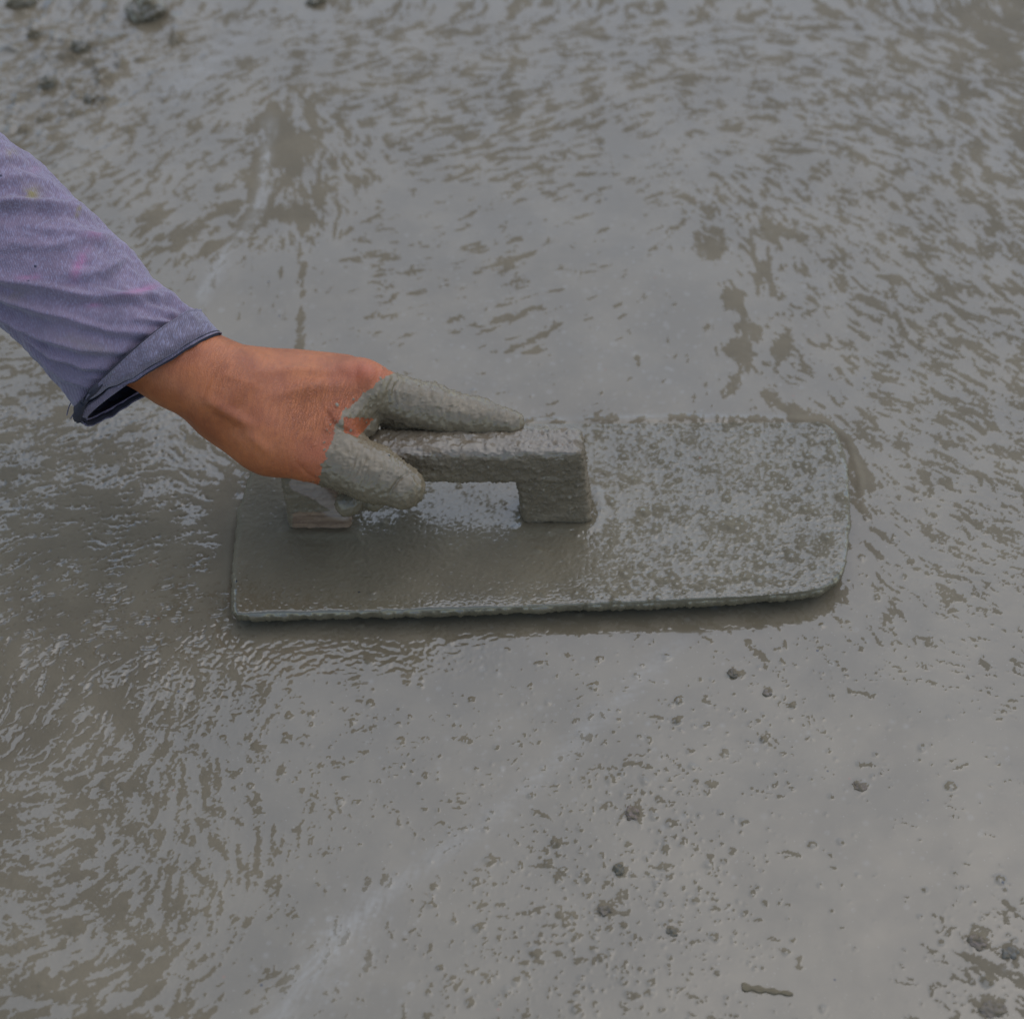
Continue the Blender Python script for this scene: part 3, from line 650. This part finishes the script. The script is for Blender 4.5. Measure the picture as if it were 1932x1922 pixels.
# ------------------------------------------------------------------ the hand: signed distances, one continuous body
VX = .00078
def build_sdf(groups, lo, hi):
    nx, ny, nz_ = [int((hi[k] - lo[k]) / VX) + 1 for k in range(3)]
    gx_ = lo[0] + np.arange(nx, dtype=np.float32) * VX; gy_ = lo[1] + np.arange(ny, dtype=np.float32) * VX; gz_ = lo[2] + np.arange(nz_, dtype=np.float32) * VX
    big_ = np.float32(.02); tot = np.full((nx, ny, nz_), big_, np.float32)
    def smin(a, b, k):
        h = np.maximum(k - np.abs(a - b), 0) / k; return np.minimum(a, b) - h * h * k * .25
    for prims, kin, kout in groups:
        Gd = np.full((nx, ny, nz_), big_, np.float32)
        for a, b, ra, rb, fl in prims:
            a = np.asarray(a, np.float32); b = np.asarray(b, np.float32); mr = max(ra, rb) * max(1, 1 / fl[1] if fl else 1) + .012
            i0 = np.maximum(((np.minimum(a, b) - mr - lo) / VX).astype(int), 0); i1 = np.minimum(((np.maximum(a, b) + mr - lo) / VX).astype(int) + 2, (nx, ny, nz_))
            if (i1 <= i0).any(): continue
            sl = tuple(slice(p, q) for p, q in zip(i0, i1))
            Q = np.stack(np.meshgrid(gx_[sl[0]], gy_[sl[1]], gz_[sl[2]], indexing='ij'), -1) - a
            ba = b - a; L2 = float(ba @ ba) + 1e-12; h = np.clip((Q @ ba) / L2, 0, 1)
            D = Q - h[..., None] * ba
            if fl:      # flattened along a direction
                dr = np.asarray(fl[0], np.float32); comp = D @ dr; D = D + (comp * (1 / fl[1] - 1))[..., None] * dr
            dist = np.sqrt((D * D).sum(-1)) - (ra + (rb - ra) * h)
            Gd[sl] = smin(Gd[sl], dist, kin)
        tot = smin(tot, Gd, kout)
    return tot
def surface_nets(D, lo):
    nx, ny, nz_ = D.shape; neg = D < 0
    cell = np.zeros((nx - 1, ny - 1, nz_ - 1), np.int8)
    for dx in (0, 1):
        for dy in (0, 1):
            for dz in (0, 1): cell += neg[dx:nx - 1 + dx, dy:ny - 1 + dy, dz:nz_ - 1 + dz]
    act = np.argwhere((cell > 0) & (cell < 8)); vid = np.full(cell.shape, -1, np.int32); vid[tuple(act.T)] = np.arange(len(act))
    pos = np.zeros((len(act), 3)); cnt = np.zeros(len(act))
    C = [(0,0,0),(1,0,0),(0,1,0),(1,1,0),(0,0,1),(1,0,1),(0,1,1),(1,1,1)]
    vals = [D[act[:, 0] + c[0], act[:, 1] + c[1], act[:, 2] + c[2]] for c in C]
    for i in range(8):
        for j in range(i + 1, 8):
            df = np.array(C[j]) - np.array(C[i])
            if abs(df).sum() != 1: continue
            m = (vals[i] < 0) != (vals[j] < 0); t_ = np.where(m, vals[i] / (vals[i] - vals[j] + 1e-20), 0)
            pos += (np.array(C[i])[None] + t_[:, None] * df[None]) * m[:, None]; cnt += m
    pos = (act + pos / cnt[:, None]) * VX + lo
    faces = []
    for ax in range(3):
        o = [k for k in range(3) if k != ax]; s1 = [slice(None)] * 3; s2 = [slice(None)] * 3; s1[ax] = slice(0, -1); s2[ax] = slice(1, None)
        ch_ = neg[tuple(s1)] != neg[tuple(s2)]; e = np.argwhere(ch_)
        e = e[(e[:, o[0]] > 0) & (e[:, o[1]] > 0) & (e[:, o[0]] < cell.shape[o[0]]) & (e[:, o[1]] < cell.shape[o[1]])]
        def vv(a_, b_):
            q = e.copy(); q[:, o[0]] -= a_; q[:, o[1]] -= b_; return vid[tuple(q.T)]
        f = np.stack([vv(1, 1), vv(0, 1), vv(0, 0), vv(1, 0)], -1); inside = neg[tuple(e.T)]
        flip = inside if ax != 1 else ~inside
        f[~flip] = f[~flip][:, ::-1]; faces.append(f)
    F = np.concatenate(faces); return pos, F[(F >= 0).all(1)]
def PH(u, v, z): return P(u, v, z - .009 * float(sstep(380, 480, u)) * float(sstep(.075, .098, z)))
def cap(a, b, ra, rb, fl=None): return (a, b, ra, rb, fl)
nview = -fw     # towards the camera
# palm and forearm
EL = P(60, 520, .150); W0 = P(250, 625, .132); W1 = P(345, 690, .120); W2 = P(425, 735, .116)
palm = [cap(EL, W0, .031, .0262), cap(W0, W1, .0262, .0232), cap(W1, W2, .0232, .0228),
        cap(W2, PH(560, 735, .114), .0215, .0165), cap(PH(560, 735, .114), PH(690, 727, .114), .0160, .0133),           # index metacarpal
        cap(PH(430, 715, .112), PH(650, 705, .108), .0180, .0112),                                               # middle metacarpal, behind
        cap(PH(430, 730, .104), PH(620, 712, .092), .0180, .0115), cap(PH(430, 745, .098), PH(590, 735, .076), .0170, .0110),
        cap(PH(470, 765, .110), PH(610, 790, .106), .0235, .0185), cap(PH(500, 800, .106), PH(630, 800, .104), .0210, .0130),  # first web
        cap(PH(432, 762, .108), PH(520, 822, .102), .0205, .0205), cap(PH(520, 822, .102), PH(600, 852, .096), .0200, .0166)]   # thumb metacarpal
thumb = [cap(PH(590, 850, .097), PH(655, 872, .092), .0163, .0152), cap(PH(655, 872, .092), PH(680, 884, .090), .0142, .0133), cap(PH(680, 884, .090), PH(708, 896, .087), .0133, .0139),
         cap(PH(708, 896, .087), PH(755, 919, .079), .0134, .0112), cap(PH(735, 900, .082), PH(768, 920, .078), .0090, .0078)]
index = [cap(PH(690, 730, .110), PH(770, 759, .098), .0136, .0124), cap(PH(770, 759, .098), PH(815, 769, .092), .0114, .0121),
         cap(PH(815, 769, .092), PH(850, 777, .089), .0118, .0100), cap(PH(850, 777, .089), PH(895, 784, .086), .0100, .0095), cap(PH(895, 784, .086), PH(966, 797, .081), .0093, .0064),
         cap(PH(660, 765, .106), PH(686, 796, .096), .0130, .0085)]
grip_y = gl_b[1]
def curl(xk, xs, xt, tip_v, tz, r):
    """a finger that goes down behind the grip, under it and shows its tip in front"""
    k = P(*xk); s_ = np.array([xs, grip_y + .047, .070]); e = np.array([(xs + xt) / 2, grip_y + .034, .041])
    m_ = np.array([xt, grip_y + .012, .036])
    return k, s_, e, m_
curls = []
for ku, kv, kz, dx, tu, tv, tz, r in ((672, 716, .106, .026, 705, 940, .046, .0068), (625, 712, .094, .006, 658, 949, .047, .0072)):
    k = P(ku, kv, kz); tip = P(tu, tv, tz); s_ = np.array([k[0] + dx, GB + .010, ZG1 - .008]); e = np.array([k[0] + dx, GB + .003, ZG0 - .010]); m_ = np.array([tip[0] + .004, GY + .012, ZG0 - .011])
    curls += [cap(k, s_, .0118, .0105), cap(s_, e, .0105, .0088), cap(e, m_, .0085, .0075), cap(m_, tip, .0075, r)]
tend = [cap(P(450, 700, .136), P(600, 700, .132), .0022, .0016), cap(P(380, 735, .138), P(450, 770, .131), .0026, .0020)]
lo = np.array([P(-40, 500, .15)[0], -.075, .022]); hi = np.array([P(1010, 800, .09)[0] + .004, P(60, 520, .15)[1] + .06, .19])
t_hand = build_sdf([(palm, .012, .001), (thumb, .007, .006), (index, .006, .006), (curls, .004, .004)], lo, hi)
HV, HF = surface_nets(t_hand, lo)
# relax the mesh a little, then relief
nb = np.zeros((len(HV), 3)); ct = np.zeros(len(HV))
E_ = np.concatenate([HF[:, [0, 1]], HF[:, [1, 2]], HF[:, [2, 3]], HF[:, [3, 0]]])
def relax(Vv, n):
    for _ in range(n):
        sm = np.stack([np.bincount(E_[:, 0], Vv[E_[:, 1], k], len(Vv)) + np.bincount(E_[:, 1], Vv[E_[:, 0], k], len(Vv)) for k in range(3)], -1)
        c_ = np.bincount(E_[:, 0], minlength=len(Vv)) + np.bincount(E_[:, 1], minlength=len(Vv)); Vv = .5 * Vv + .5 * sm / np.maximum(c_, 1)[:, None]
    return Vv
HV = relax(HV, 3)
def vnorm(Vv, F):
    a = Vv[F[:, 2]] - Vv[F[:, 0]]; b = Vv[F[:, 3]] - Vv[F[:, 1]]; n = np.cross(a, b); N = np.zeros_like(Vv)
    for k in range(3):
        N[:, k] = sum(np.bincount(F[:, j], n[:, k], len(Vv)) for j in range(4))
    return N / (np.linalg.norm(N, axis=1)[:, None] + 1e-12)
HN = vnorm(HV, HF)
if (HN * (HV - HV.mean(0))).sum() < 0: HF = HF[:, ::-1]; HN = -HN
hu, hv = proj(HV)
bnd = np.interp(hv, [640, 690, 705, 722, 740, 775, 795, 812, 860, 905, 1000], [800, 757, 742, 712, 690, 652, 640, 630, 617, 603, 540])
mud = sstep(-14, 14, hu - bnd + 9 * pn2(HV[:, 0] * 200, HV[:, 1] * 200, 33))
skin_patch = sstep(783, 791, hv + 1.2 * pn3(HV * 200, 34)) * sstep(644, 652, hu) * sstep(712, 702, hu + .9 * (hv - 790)) * sstep(845, 835, hv) * (HN @ nview > -.3)
skin_patch *= sstep(.02, -.02, (hv - 812) - (hu - 640) * .42)
mud = np.clip(mud - .8 * skin_patch, 0, 1)
mud = np.where(HV[:, 2] < .065, 1.0, mud)
mud = np.clip(mud + .8 * sstep(.95, 1.25, pn3(HV * 420, 61)) * sstep(-60, -5, hu - bnd), 0, 1)
red = .75 * np.clip(.55 * np.exp(-((hu - 690) / 45) ** 2 - ((hv - 700) / 22) ** 2) + .35 * np.exp(-((hu - 590) / 50) ** 2 - ((hv - 870) / 35) ** 2) + .12 * skin_patch + .25 * np.exp(-((hu - 640) / 30) ** 2 - ((hv - 790) / 40) ** 2), 0, .8)
wrk = np.clip(.25 + .9 * np.exp(-((hu - 590) / 70) ** 2 - ((hv - 770) / 60) ** 2) + .5 * np.exp(-((hu - 430) / 40) ** 2 - ((hv - 700) / 50) ** 2) + .6 * np.exp(-((hu - 650) / 40) ** 2 - ((hv - 760) / 40) ** 2), 0, 1)
n_lo = pn3(HV * 90, 3); n_m = pn3(HV * 330, 5); n_h = pn3(HV * 700, 6); n_r = pn3(HV * np.array([420, 180, 260]), 8); n_g = pn3(HV * 1100, 12)
dsp = mud * (.0007 + .0003 * n_lo + .00016 * n_m + .00026 * n_r + .00007 * n_h + .0014 * np.maximum(0, n_h - 1.05) + .0013 * np.maximum(0, n_g - .95))
dsp += (1 - mud) * .00022 * n_lo
def groove(pts, w_, a):
    global dsp
    dd, t_ = seg_dist(hu, hv, pts); dsp = dsp - a * np.exp(-(dd / w_) ** 2) * sstep(0, .25, HN @ nview) * (.4 + .6 * np.sin(np.pi * np.clip(t_, .05, .95)))
# thumb joint creases, the nail's outline, the fold by the web and the wrist
for du in (0, 9, 17, 25): groove([(672 + du, 858 + du * .45), (665 + du, 885 + du * .45), (655 + du, 912 + du * .4)], 2.4, .0009)
groove([(768, 893), (752, 905), (738, 925), (733, 942)], 3.0, .0017); groove([(768, 893), (782, 898), (791, 915)], 2.8, .0012); groove([(735, 945), (760, 951)], 2.4, .0006)
groove([(560, 872), (578, 893), (600, 905)], 2.5, .0006); groove([(628, 795), (640, 806), (655, 812), (690, 828)], 3.5, .0018); groove([(612, 770), (632, 800)], 5, .0012)
groove([(440, 690), (410, 730), (400, 770)], 3, .0005); groove([(425, 670), (396, 715), (380, 755)], 3, .0004)
for du in (0, 12, 22): groove([(742 + du, 712 + du * .3), (730 + du, 735), (735 + du, 765)], 2.8, .0008)
for du in (0, 9): groove([(838 + du, 745), (830 + du, 770), (836 + du, 795)], 2.6, .0008)
def ridge(pts, w_, a):
    global dsp
    dd, t_ = seg_dist(hu, hv, pts); dsp = dsp + a * np.exp(-(dd / w_) ** 2) * sstep(0, .3, HN @ nview) * np.sin(np.pi * np.clip(t_, .02, .98))
ridge([(470, 700), (570, 697), (640, 702)], 9, .0015); ridge([(380, 748), (440, 783), (490, 812)], 11, .0024); ridge([(500, 748), (580, 730), (660, 728)], 13, .0018); ridge([(400, 700), (450, 715), (500, 735)], 8, .0004)
ridge([(672, 704), (712, 708)], 20, .0020); ridge([(632, 692), (666, 689)], 15, .0008); groove([(600, 712), (640, 708), (665, 715)], 11, .0009); groove([(545, 775), (600, 765), (640, 760)], 22, .0016); ridge([(452, 800), (520, 868)], 10, .0010)
dd, _ = seg_dist(hu, hv, [(636, 762), (637, 764)]); dab = np.exp(-(dd / 3.4) ** 4) * (HN @ nview > 0); mud = np.clip(mud + 1.2 * dab, 0, 1); dsp += .0008 * dab
HV = HV + HN * dsp[:, None]
person = thing('person', 'left hand in a rolled lilac sleeve, cement on its fingers, gripping the float', 'person', P(300, 700, .0))
body = mesh_obj('body', HV, HF, M_SKIN, person, attrs={'mud': mud, 'red': red, 'wrinkle': wrk})

# ------------------------------------------------------------------ the sleeve
RG = [ # top edge u,v ; bottom edge u,v ; height of the axis ; radius in depth
 ((-1100,-500),(-1300,100),.44,.070),((-700,-260),(-830,330),.35,.062),((-400,-20),(-450,420),.26,.055),((-150,150),(-300,400),.22,.050),((0,252),(-190,445),.195,.047),((60,294),(-130,493),.182,.046),((100,335),(-86,534),.172,.045),
 ((150,382),(-40,580),.163,.044),((200,425),(8,626),.154,.043),((250,477),(60,672),.146,.042),((280,520),(100,712),.139,.041),((320,556),(128,745),.131,.040),((352,580),(146,773),.126,.037),((372,588),(155,786),.123,.034),((390,606),(158,789),.121,.032),((408,629),(164,793),.119,.0245)]
def rings(specs, n_along):
    par = np.array([0.] + [math.hypot(specs[i + 1][0][0] - specs[i][0][0], specs[i + 1][0][1] - specs[i][0][1]) for i in range(len(specs) - 1)]).cumsum()
    return par
NA, NB = 420, 300
arr = np.array([[a[0], a[1], b[0], b[1], z, r] for a, b, z, r in RG]); par = rings(RG, NA)
tt = np.concatenate([np.linspace(par[0], par[4], 60)[:-1], np.linspace(par[4], par[-1], NA - 59)])
q = np.stack([np.interp(tt, par, arr[:, k]) for k in range(6)], -1)
for _ in range(25): q[61:-1] = .25 * q[60:-2] + .5 * q[61:-1] + .25 * q[62:]
th = np.linspace(0, 2 * math.pi, NB, endpoint=False)
def tube(q, th, far_push=None, grow=0.0):
    out = np.zeros((len(q), len(th), 3))
    for i, (tu, tv, bu, bv, z, r) in enumerate(q):
        cu, cv = (tu + bu) / 2, (tv + bv) / 2; dep = depth(P(cu, cv, z))
        Tp, Bp = Pd(tu, tv, dep), Pd(bu, bv, dep); ctr = (Tp + Bp) / 2; A = (Tp - Bp) / 2; ln = np.linalg.norm(A); A = A * (1 + grow / ln)
        cs, sn = np.cos(th), np.sin(th)
        # squarer section: cloth laid over the arm, sagging below
        k = np.sign(cs) * np.abs(cs) ** .92
        out[i] = ctr + k[:, None] * A + (sn * (r + grow))[:, None] * nview
    return out
SV = tube(q, th)
FOLDS = [([(-120,360),(0,384),(51,383),(135,389),(190,412)],7,.0032),([(145,518),(203,514),(237,487),(233,464)],7,.0022),([(-80,505),(0,525),(68,541),(162,558),(284,553),(325,558),(360,578)],6.5,.0030),
 ([(-60,530),(0,558),(101,595),(203,619),(304,636)],6,.0028),([(-40,560),(20,600),(80,634),(150,656),(237,663)],5.5,.0026),([(20,610),(85,663),(152,687),(215,697)],5,.0022),([(60,668),(110,708),(170,730)],5,.0018),
 ([(20,470),(100,468),(160,450),(215,440)],8,.0016),([(60,430),(150,440),(230,460)],7,.0014),([(180,540),(250,560),(320,590)],5,.0012),([(-20,330),(60,330),(120,350)],10,.0014),([(250,600),(300,607),(345,612)],4,.0012),([(-60,300),(20,290),(60,300)],8,.0010)]
SVf = SV.reshape(-1, 3); SF = grid_faces(len(q), NB, True)
SN = vnorm(SVf, SF); cc = SV.mean(1, keepdims=True)
if ((SV - cc).reshape(-1, 3) * SN).sum() < 0: SF = SF[:, ::-1]; SN = -SN
su, sv = proj(SVf); facing = sstep(-.1, .25, SN @ nview)
sd = .0008 * pn3(SVf * 30, 40) + .00050 * pn3(SVf * np.array([70, 130, 130]), 41) + .00022 * pn3(SVf * np.array([160, 300, 300]), 48)
wr_u = su + 10 * pn3(SVf * 22, 42)
for pts, w_, a in FOLDS:
    d_, t_ = seg_dist(wr_u, sv + 5 * pn3(SVf * 25, 43), pts)
    w_ = w_ * 1.3; sd += 1.45 * a * facing * np.exp(-(d_ / w_) ** 2) * (.35 + .65 * np.sin(np.pi * np.clip(t_ + .1, 0, 1)))
    d2_, _ = seg_dist(wr_u, sv, [(p[0] + 2, p[1] + w_ * 2.2) for p in pts]); sd -= a * .5 * facing * np.exp(-(d2_ / (w_ * 1.1)) ** 2)
end_damp = np.repeat(sstep(0, 1, np.clip((par[-1] - tt) / 25, .15, 1)), NB)
SVf = SVf + SN * (sd * end_damp)[:, None]
st = np.zeros((len(SVf), 3))
def blob(cu, cv, ru, rv, ang=0):
    c_, s_ = math.cos(R(ang)), math.sin(R(ang)); a = (su - cu) * c_ + (sv - cv) * s_; b = -(su - cu) * s_ + (sv - cv) * c_
    return np.exp(-((a / ru) ** 2 + (b / rv) ** 2)) * facing
st[:, 0] = np.clip(.9 * blob(150, 500, 10, 26, 25) + .9 * blob(262, 549, 34, 7, -14) + .8 * blob(55, 522, 18, 6) + .6 * blob(178, 575, 16, 4) + .4 * blob(175, 450, 18, 6) + .3 * blob(68, 318, 8, 8), 0, 1)
st[:, 1] = np.clip(1.0 * blob(60, 365, 14, 14, 30) + .5 * blob(20, 290, 12, 10) + .8 * blob(146, 402, 5, 7) + .4 * blob(30, 555, 25, 12) + .35 * blob(160, 650, 60, 12, 20), 0, 1)
st[:, 2] = np.clip(.75 * sstep(500, 780, sv - .25 * su + 60 + 40 * pn3(SVf * 40, 47)) , 0, .8)  # third channel: cloth darker towards the underside
sleeve = mesh_obj('shirt_sleeve', SVf, SF, M_CLOTH, person, attrs={'stain_and_dark': st})
so = sleeve.modifiers.new('thickness', 'SOLIDIFY'); so.thickness = .0014; so.offset = -1
# turned-back cuff, one turn of cloth outside the sleeve
CF = [((371,588),(158,785),.1235,.0395),((379,594),(155,791),.1230,.0385),((388,606),(155,793),.1218,.0362),((400,620),(160,796),.1205,.0335),((408,629),(166,797),.1195,.0262),((409,632),(169,797),.1195,.0252)]
arr = np.array([[a[0], a[1], b[0], b[1], z, r] for a, b, z, r in CF]); pc = np.linspace(0, 1, len(CF)); q2 = np.stack([np.interp(np.linspace(0, 1, 44), pc, arr[:, k]) for k in range(6)], -1)
for _ in range(4): q2[1:-1] = .25 * q2[:-2] + .5 * q2[1:-1] + .25 * q2[2:]
NBc = 260; thc = np.linspace(0, 2 * math.pi, NBc, endpoint=False)
CVt = tube(q2, thc, grow=.0012)
# the near edge sags away from the wrist at the bottom: open mouth of the cuff
low = sstep(.2, -.95, np.cos(thc))[None, :]; near_ = np.sin(thc)[None, :]; al_ = np.linspace(0, 1, 44)[:, None]
axis_dir = Pd(450, 720, 1.05) - Pd(345, 690, 1.05); axis_dir /= np.linalg.norm(axis_dir)
CVt += ((low * np.maximum(-near_, 0) * al_) * .001)[..., None] * axis_dir + (low * np.maximum(near_, 0) * al_ * -.014)[..., None] * axis_dir * np.sin(np.linspace(0, math.pi, NBc))[None, :, None]
CVf = CVt.reshape(-1, 3); CFf = grid_faces(44, NBc, True); CN = vnorm(CVf, CFf)
if ((CVt - CVt.mean(1, keepdims=True)).reshape(-1, 3) * CN).sum() < 0: CFf = CFf[:, ::-1]; CN = -CN
alf = np.repeat(np.linspace(0, 1, 44), NBc); hem = .0011 * np.exp(-((alf - .93) / .06) ** 2) + .0009 * np.exp(-((alf - .02) / .04) ** 2) - .0012 * np.exp(-((alf - .80) / .025) ** 2)
CVf = CVf + CN * (hem + .0006 * pn3(CVf * 60, 44) + .0004 * pn3(CVf * 150, 45))[:, None]
M_INNER_SHADE, _nt = new_mat('painted_inner_shade'); _p = _nt.nodes.new('ShaderNodeBsdfPrincipled'); _p.inputs['Base Color'].default_value = (.030, .027, .034, 1); _p.inputs['Roughness'].default_value = .95; _o = _nt.nodes.new('ShaderNodeOutputMaterial'); _nt.links.new(_p.outputs[0], _o.inputs[0])  # near-black inside of the cloth: deep shade of the opening put into the colour
sleeve.data.materials.append(M_INNER_SHADE); so.material_offset = 1
cuff = mesh_obj('cuff', CVf, CFf, M_CUFF, sleeve, attrs={'stain_and_dark': np.stack([0 * alf, 0 * alf, .5 * np.exp(-((alf - .80) / .02) ** 2) + .5 * sstep(.5, -.9, np.tile(np.cos(thc), 44))], -1)})  # third channel: dark line by the hem, darker underside
so = cuff.modifiers.new('thickness', 'SOLIDIFY'); so.thickness = .0018; so.offset = -1
cuff.data.materials.append(M_INNER_SHADE); so.material_offset = 1
# loose threads at the torn corner
def thread(pts, r, name='loose_thread'):
    pts = np.array(pts); n = len(pts); V_ = []; k = 6
    for i in range(n):
        tg = pts[min(i + 1, n - 1)] - pts[max(i - 1, 0)]; tg /= np.linalg.norm(tg); a = np.cross(tg, [0, 0, 1.]); a /= np.linalg.norm(a) + 1e-9; b = np.cross(tg, a)
        for j in range(k):
            V_.append(pts[i] + r * (math.cos(j * 6.283 / k) * a + math.sin(j * 6.283 / k) * b))
    return mesh_obj(name, V_, grid_faces(n, k, True), M_CUFF, sleeve, attrs={'stain_and_dark': np.tile([0, 0, 1.], (n * k, 1))})
zc = depth(P(260, 710, .12))
for ps in ([(138,752),(131,764),(127,776),(126,784)], [(150,770),(140,778),(133,790)], [(158,780),(155,790),(158,800)], [(165,785),(163,795),(160,803)], [(145,760),(150,778),(148,790)]):
    c_ = smooth_curve(ps, 9); thread([Pd(a, b, zc - .002) for a, b in c_], .00035)

# ------------------------------------------------------------------ mortar lumps, stones and a splinter lying in the slurry
def ico(n=3):
    import bmesh
    bm = bmesh.new(); bmesh.ops.create_icosphere(bm, subdivisions=n, radius=1); v = np.array([x.co[:] for x in bm.verts]); f = np.array([[y.index for y in x.verts] for x in bm.faces]); bm.free(); return v, f
IV, IF = ico(5)
M_LUMP = cement_material('wet_mortar_lump', attr=False, grain=2.5)
def lump(u, v, ru, rv, h, ang, mat, name, label, cat, group, seed, rough=.18, sink=.35):
    p = P(u, v, 0); c_, s_ = math.cos(R(ang)), math.sin(R(ang)); d = 1 + rough * pn3(IV * 1.3 + seed, seed) + rough * .35 * pn3(IV * 4 + seed, seed)
    W = IV * d[:, None] * np.array([ru, rv, h * (1.25 if name == 'mortar_lump' else .7)]); W = np.stack([W[:, 0] * c_ - W[:, 1] * s_, W[:, 0] * s_ + W[:, 1] * c_, W[:, 2]], -1)
    W[:, 2] = np.maximum(W[:, 2], -h * .8)
    if rough > .15: W += (IV * (.0006 * pn3(W * 400, seed + 3))[:, None])
    W += np.array([p[0], p[1], ground_z(p[0], p[1]) + h * (1 - 2 * sink) * .5])
    return tag(mesh_obj(name, W, IF, mat, attrs={'wet': np.zeros(len(W))}), label, cat, group)
GM = 'lumps of wet mortar at the far left'
for i, (u, v, ru, rv, h, a, lb) in enumerate((
    (277, 24, .0150, .0130, .012, -50, 'largest lump of wet mortar at the top edge above the sleeve'),
    (154, 96, .0080, .0048, .006, 15, 'dark oval mortar lump left of the largest lump by the top edge'),
    (66, 68, .0050, .0036, .004, 20, 'small mortar lump nearest the top left corner'),
    (93, 163, .0058, .0045, .005, 10, 'rounded mortar lump between the top left corner and the sleeve'),
    (40, 8, .0100, .0045, .006, 10, 'flat mortar ridge cut by the top edge near the left corner'),
    (598, 2, .0080, .0045, .005, 20, 'mortar lump cut by the top edge right of the largest lump'),
    (172, 190, .0050, .0040, .0035, 40, 'low mortar lump closest above the sleeve'))):
    lump(u, v, ru, rv, h, a, M_LUMP, 'mortar_lump', lb, 'mortar lump', GM, i * 2 + 1)
GP = 'small stones standing out of the wet cement'
for i, (u, v, ru, rv, h, a, c, lb) in enumerate((
    (1622, 1484, .0048, .0032, .0022, -35, (.15, .115, .085), 'flat brown stone alone on the smooth film at right of the lower half'),
    (1194, 1535, .0046, .0050, .0035, 20, (.17, .125, .10), 'reddish round stone below the float in the gritty patch'),
    (1168, 1640, .0036, .0040, .003, 60, (.09, .085, .065), 'dark round stone left of the pale streak end, beside small grit'),
    (1142, 1716, .0050, .0034, .003, 10, (.15, .12, .09), 'oval brown stone among grit low in the centre'),
    (1268, 1757, .0040, .0024, .0022, -20, (.11, .10, .08), 'dark flat stone right of the oval brown stone'),
    (1383, 1272, .0028, .0036, .003, 50, (.12, .10, .075), 'small brown stone just under the front of the float'),
    (1448, 1307, .0036, .0026, .0025, 10, (.16, .13, .10), 'tan stone a little right of the one under the float'),
    (1843, 1778, .0062, .0045, .004, -30, (.17, .13, .10), 'broad angular stone near the right edge of the floor'),
    (1905, 1800, .0055, .0040, .004, 15, (.13, .12, .10), 'grey stone at the right edge beside the broad angular one'),
    (1870, 1905, .0075, .0050, .002, 5, (.15, .12, .09), 'flat brown chip in the lower right corner'))):
    lump(u, v, ru * .8, rv * .8, h * .75, a, pebble_material('stone', c), 'stone', lb, 'stone', GP, 40 + i, rough=.16, sink=.55)
p0, p1 = P(1400, 1860, 0), P(1496, 1874, 0); nseg = 30; L_ = []
for i in range(nseg + 1):
    t_ = i / nseg; c_ = p0 * (1 - t_) + p1 * t_; w_ = .0018 * (1 - .5 * t_) * (1 + .35 * math.sin(t_ * 23)) + .0002; hh = .0006 * (1 + .3 * math.sin(t_ * 31 + 1))
    for k in range(8):
        a = k * 6.2832 / 8; L_.append(c_ + np.array([0, w_ * math.cos(a), hh * math.sin(a) + ground_z(c_[0], c_[1]) + .0004]))
tag(mesh_obj('wood_splinter', L_, grid_faces(nseg + 1, 8, True), pebble_material('splinter', (.13, .10, .055)), attrs={'wet': np.zeros(len(L_))}), 'thin brown splinter lying in the slurry at the bottom centre right', 'splinter')
print('verts ground', len(gv), 'hand', len(HV))
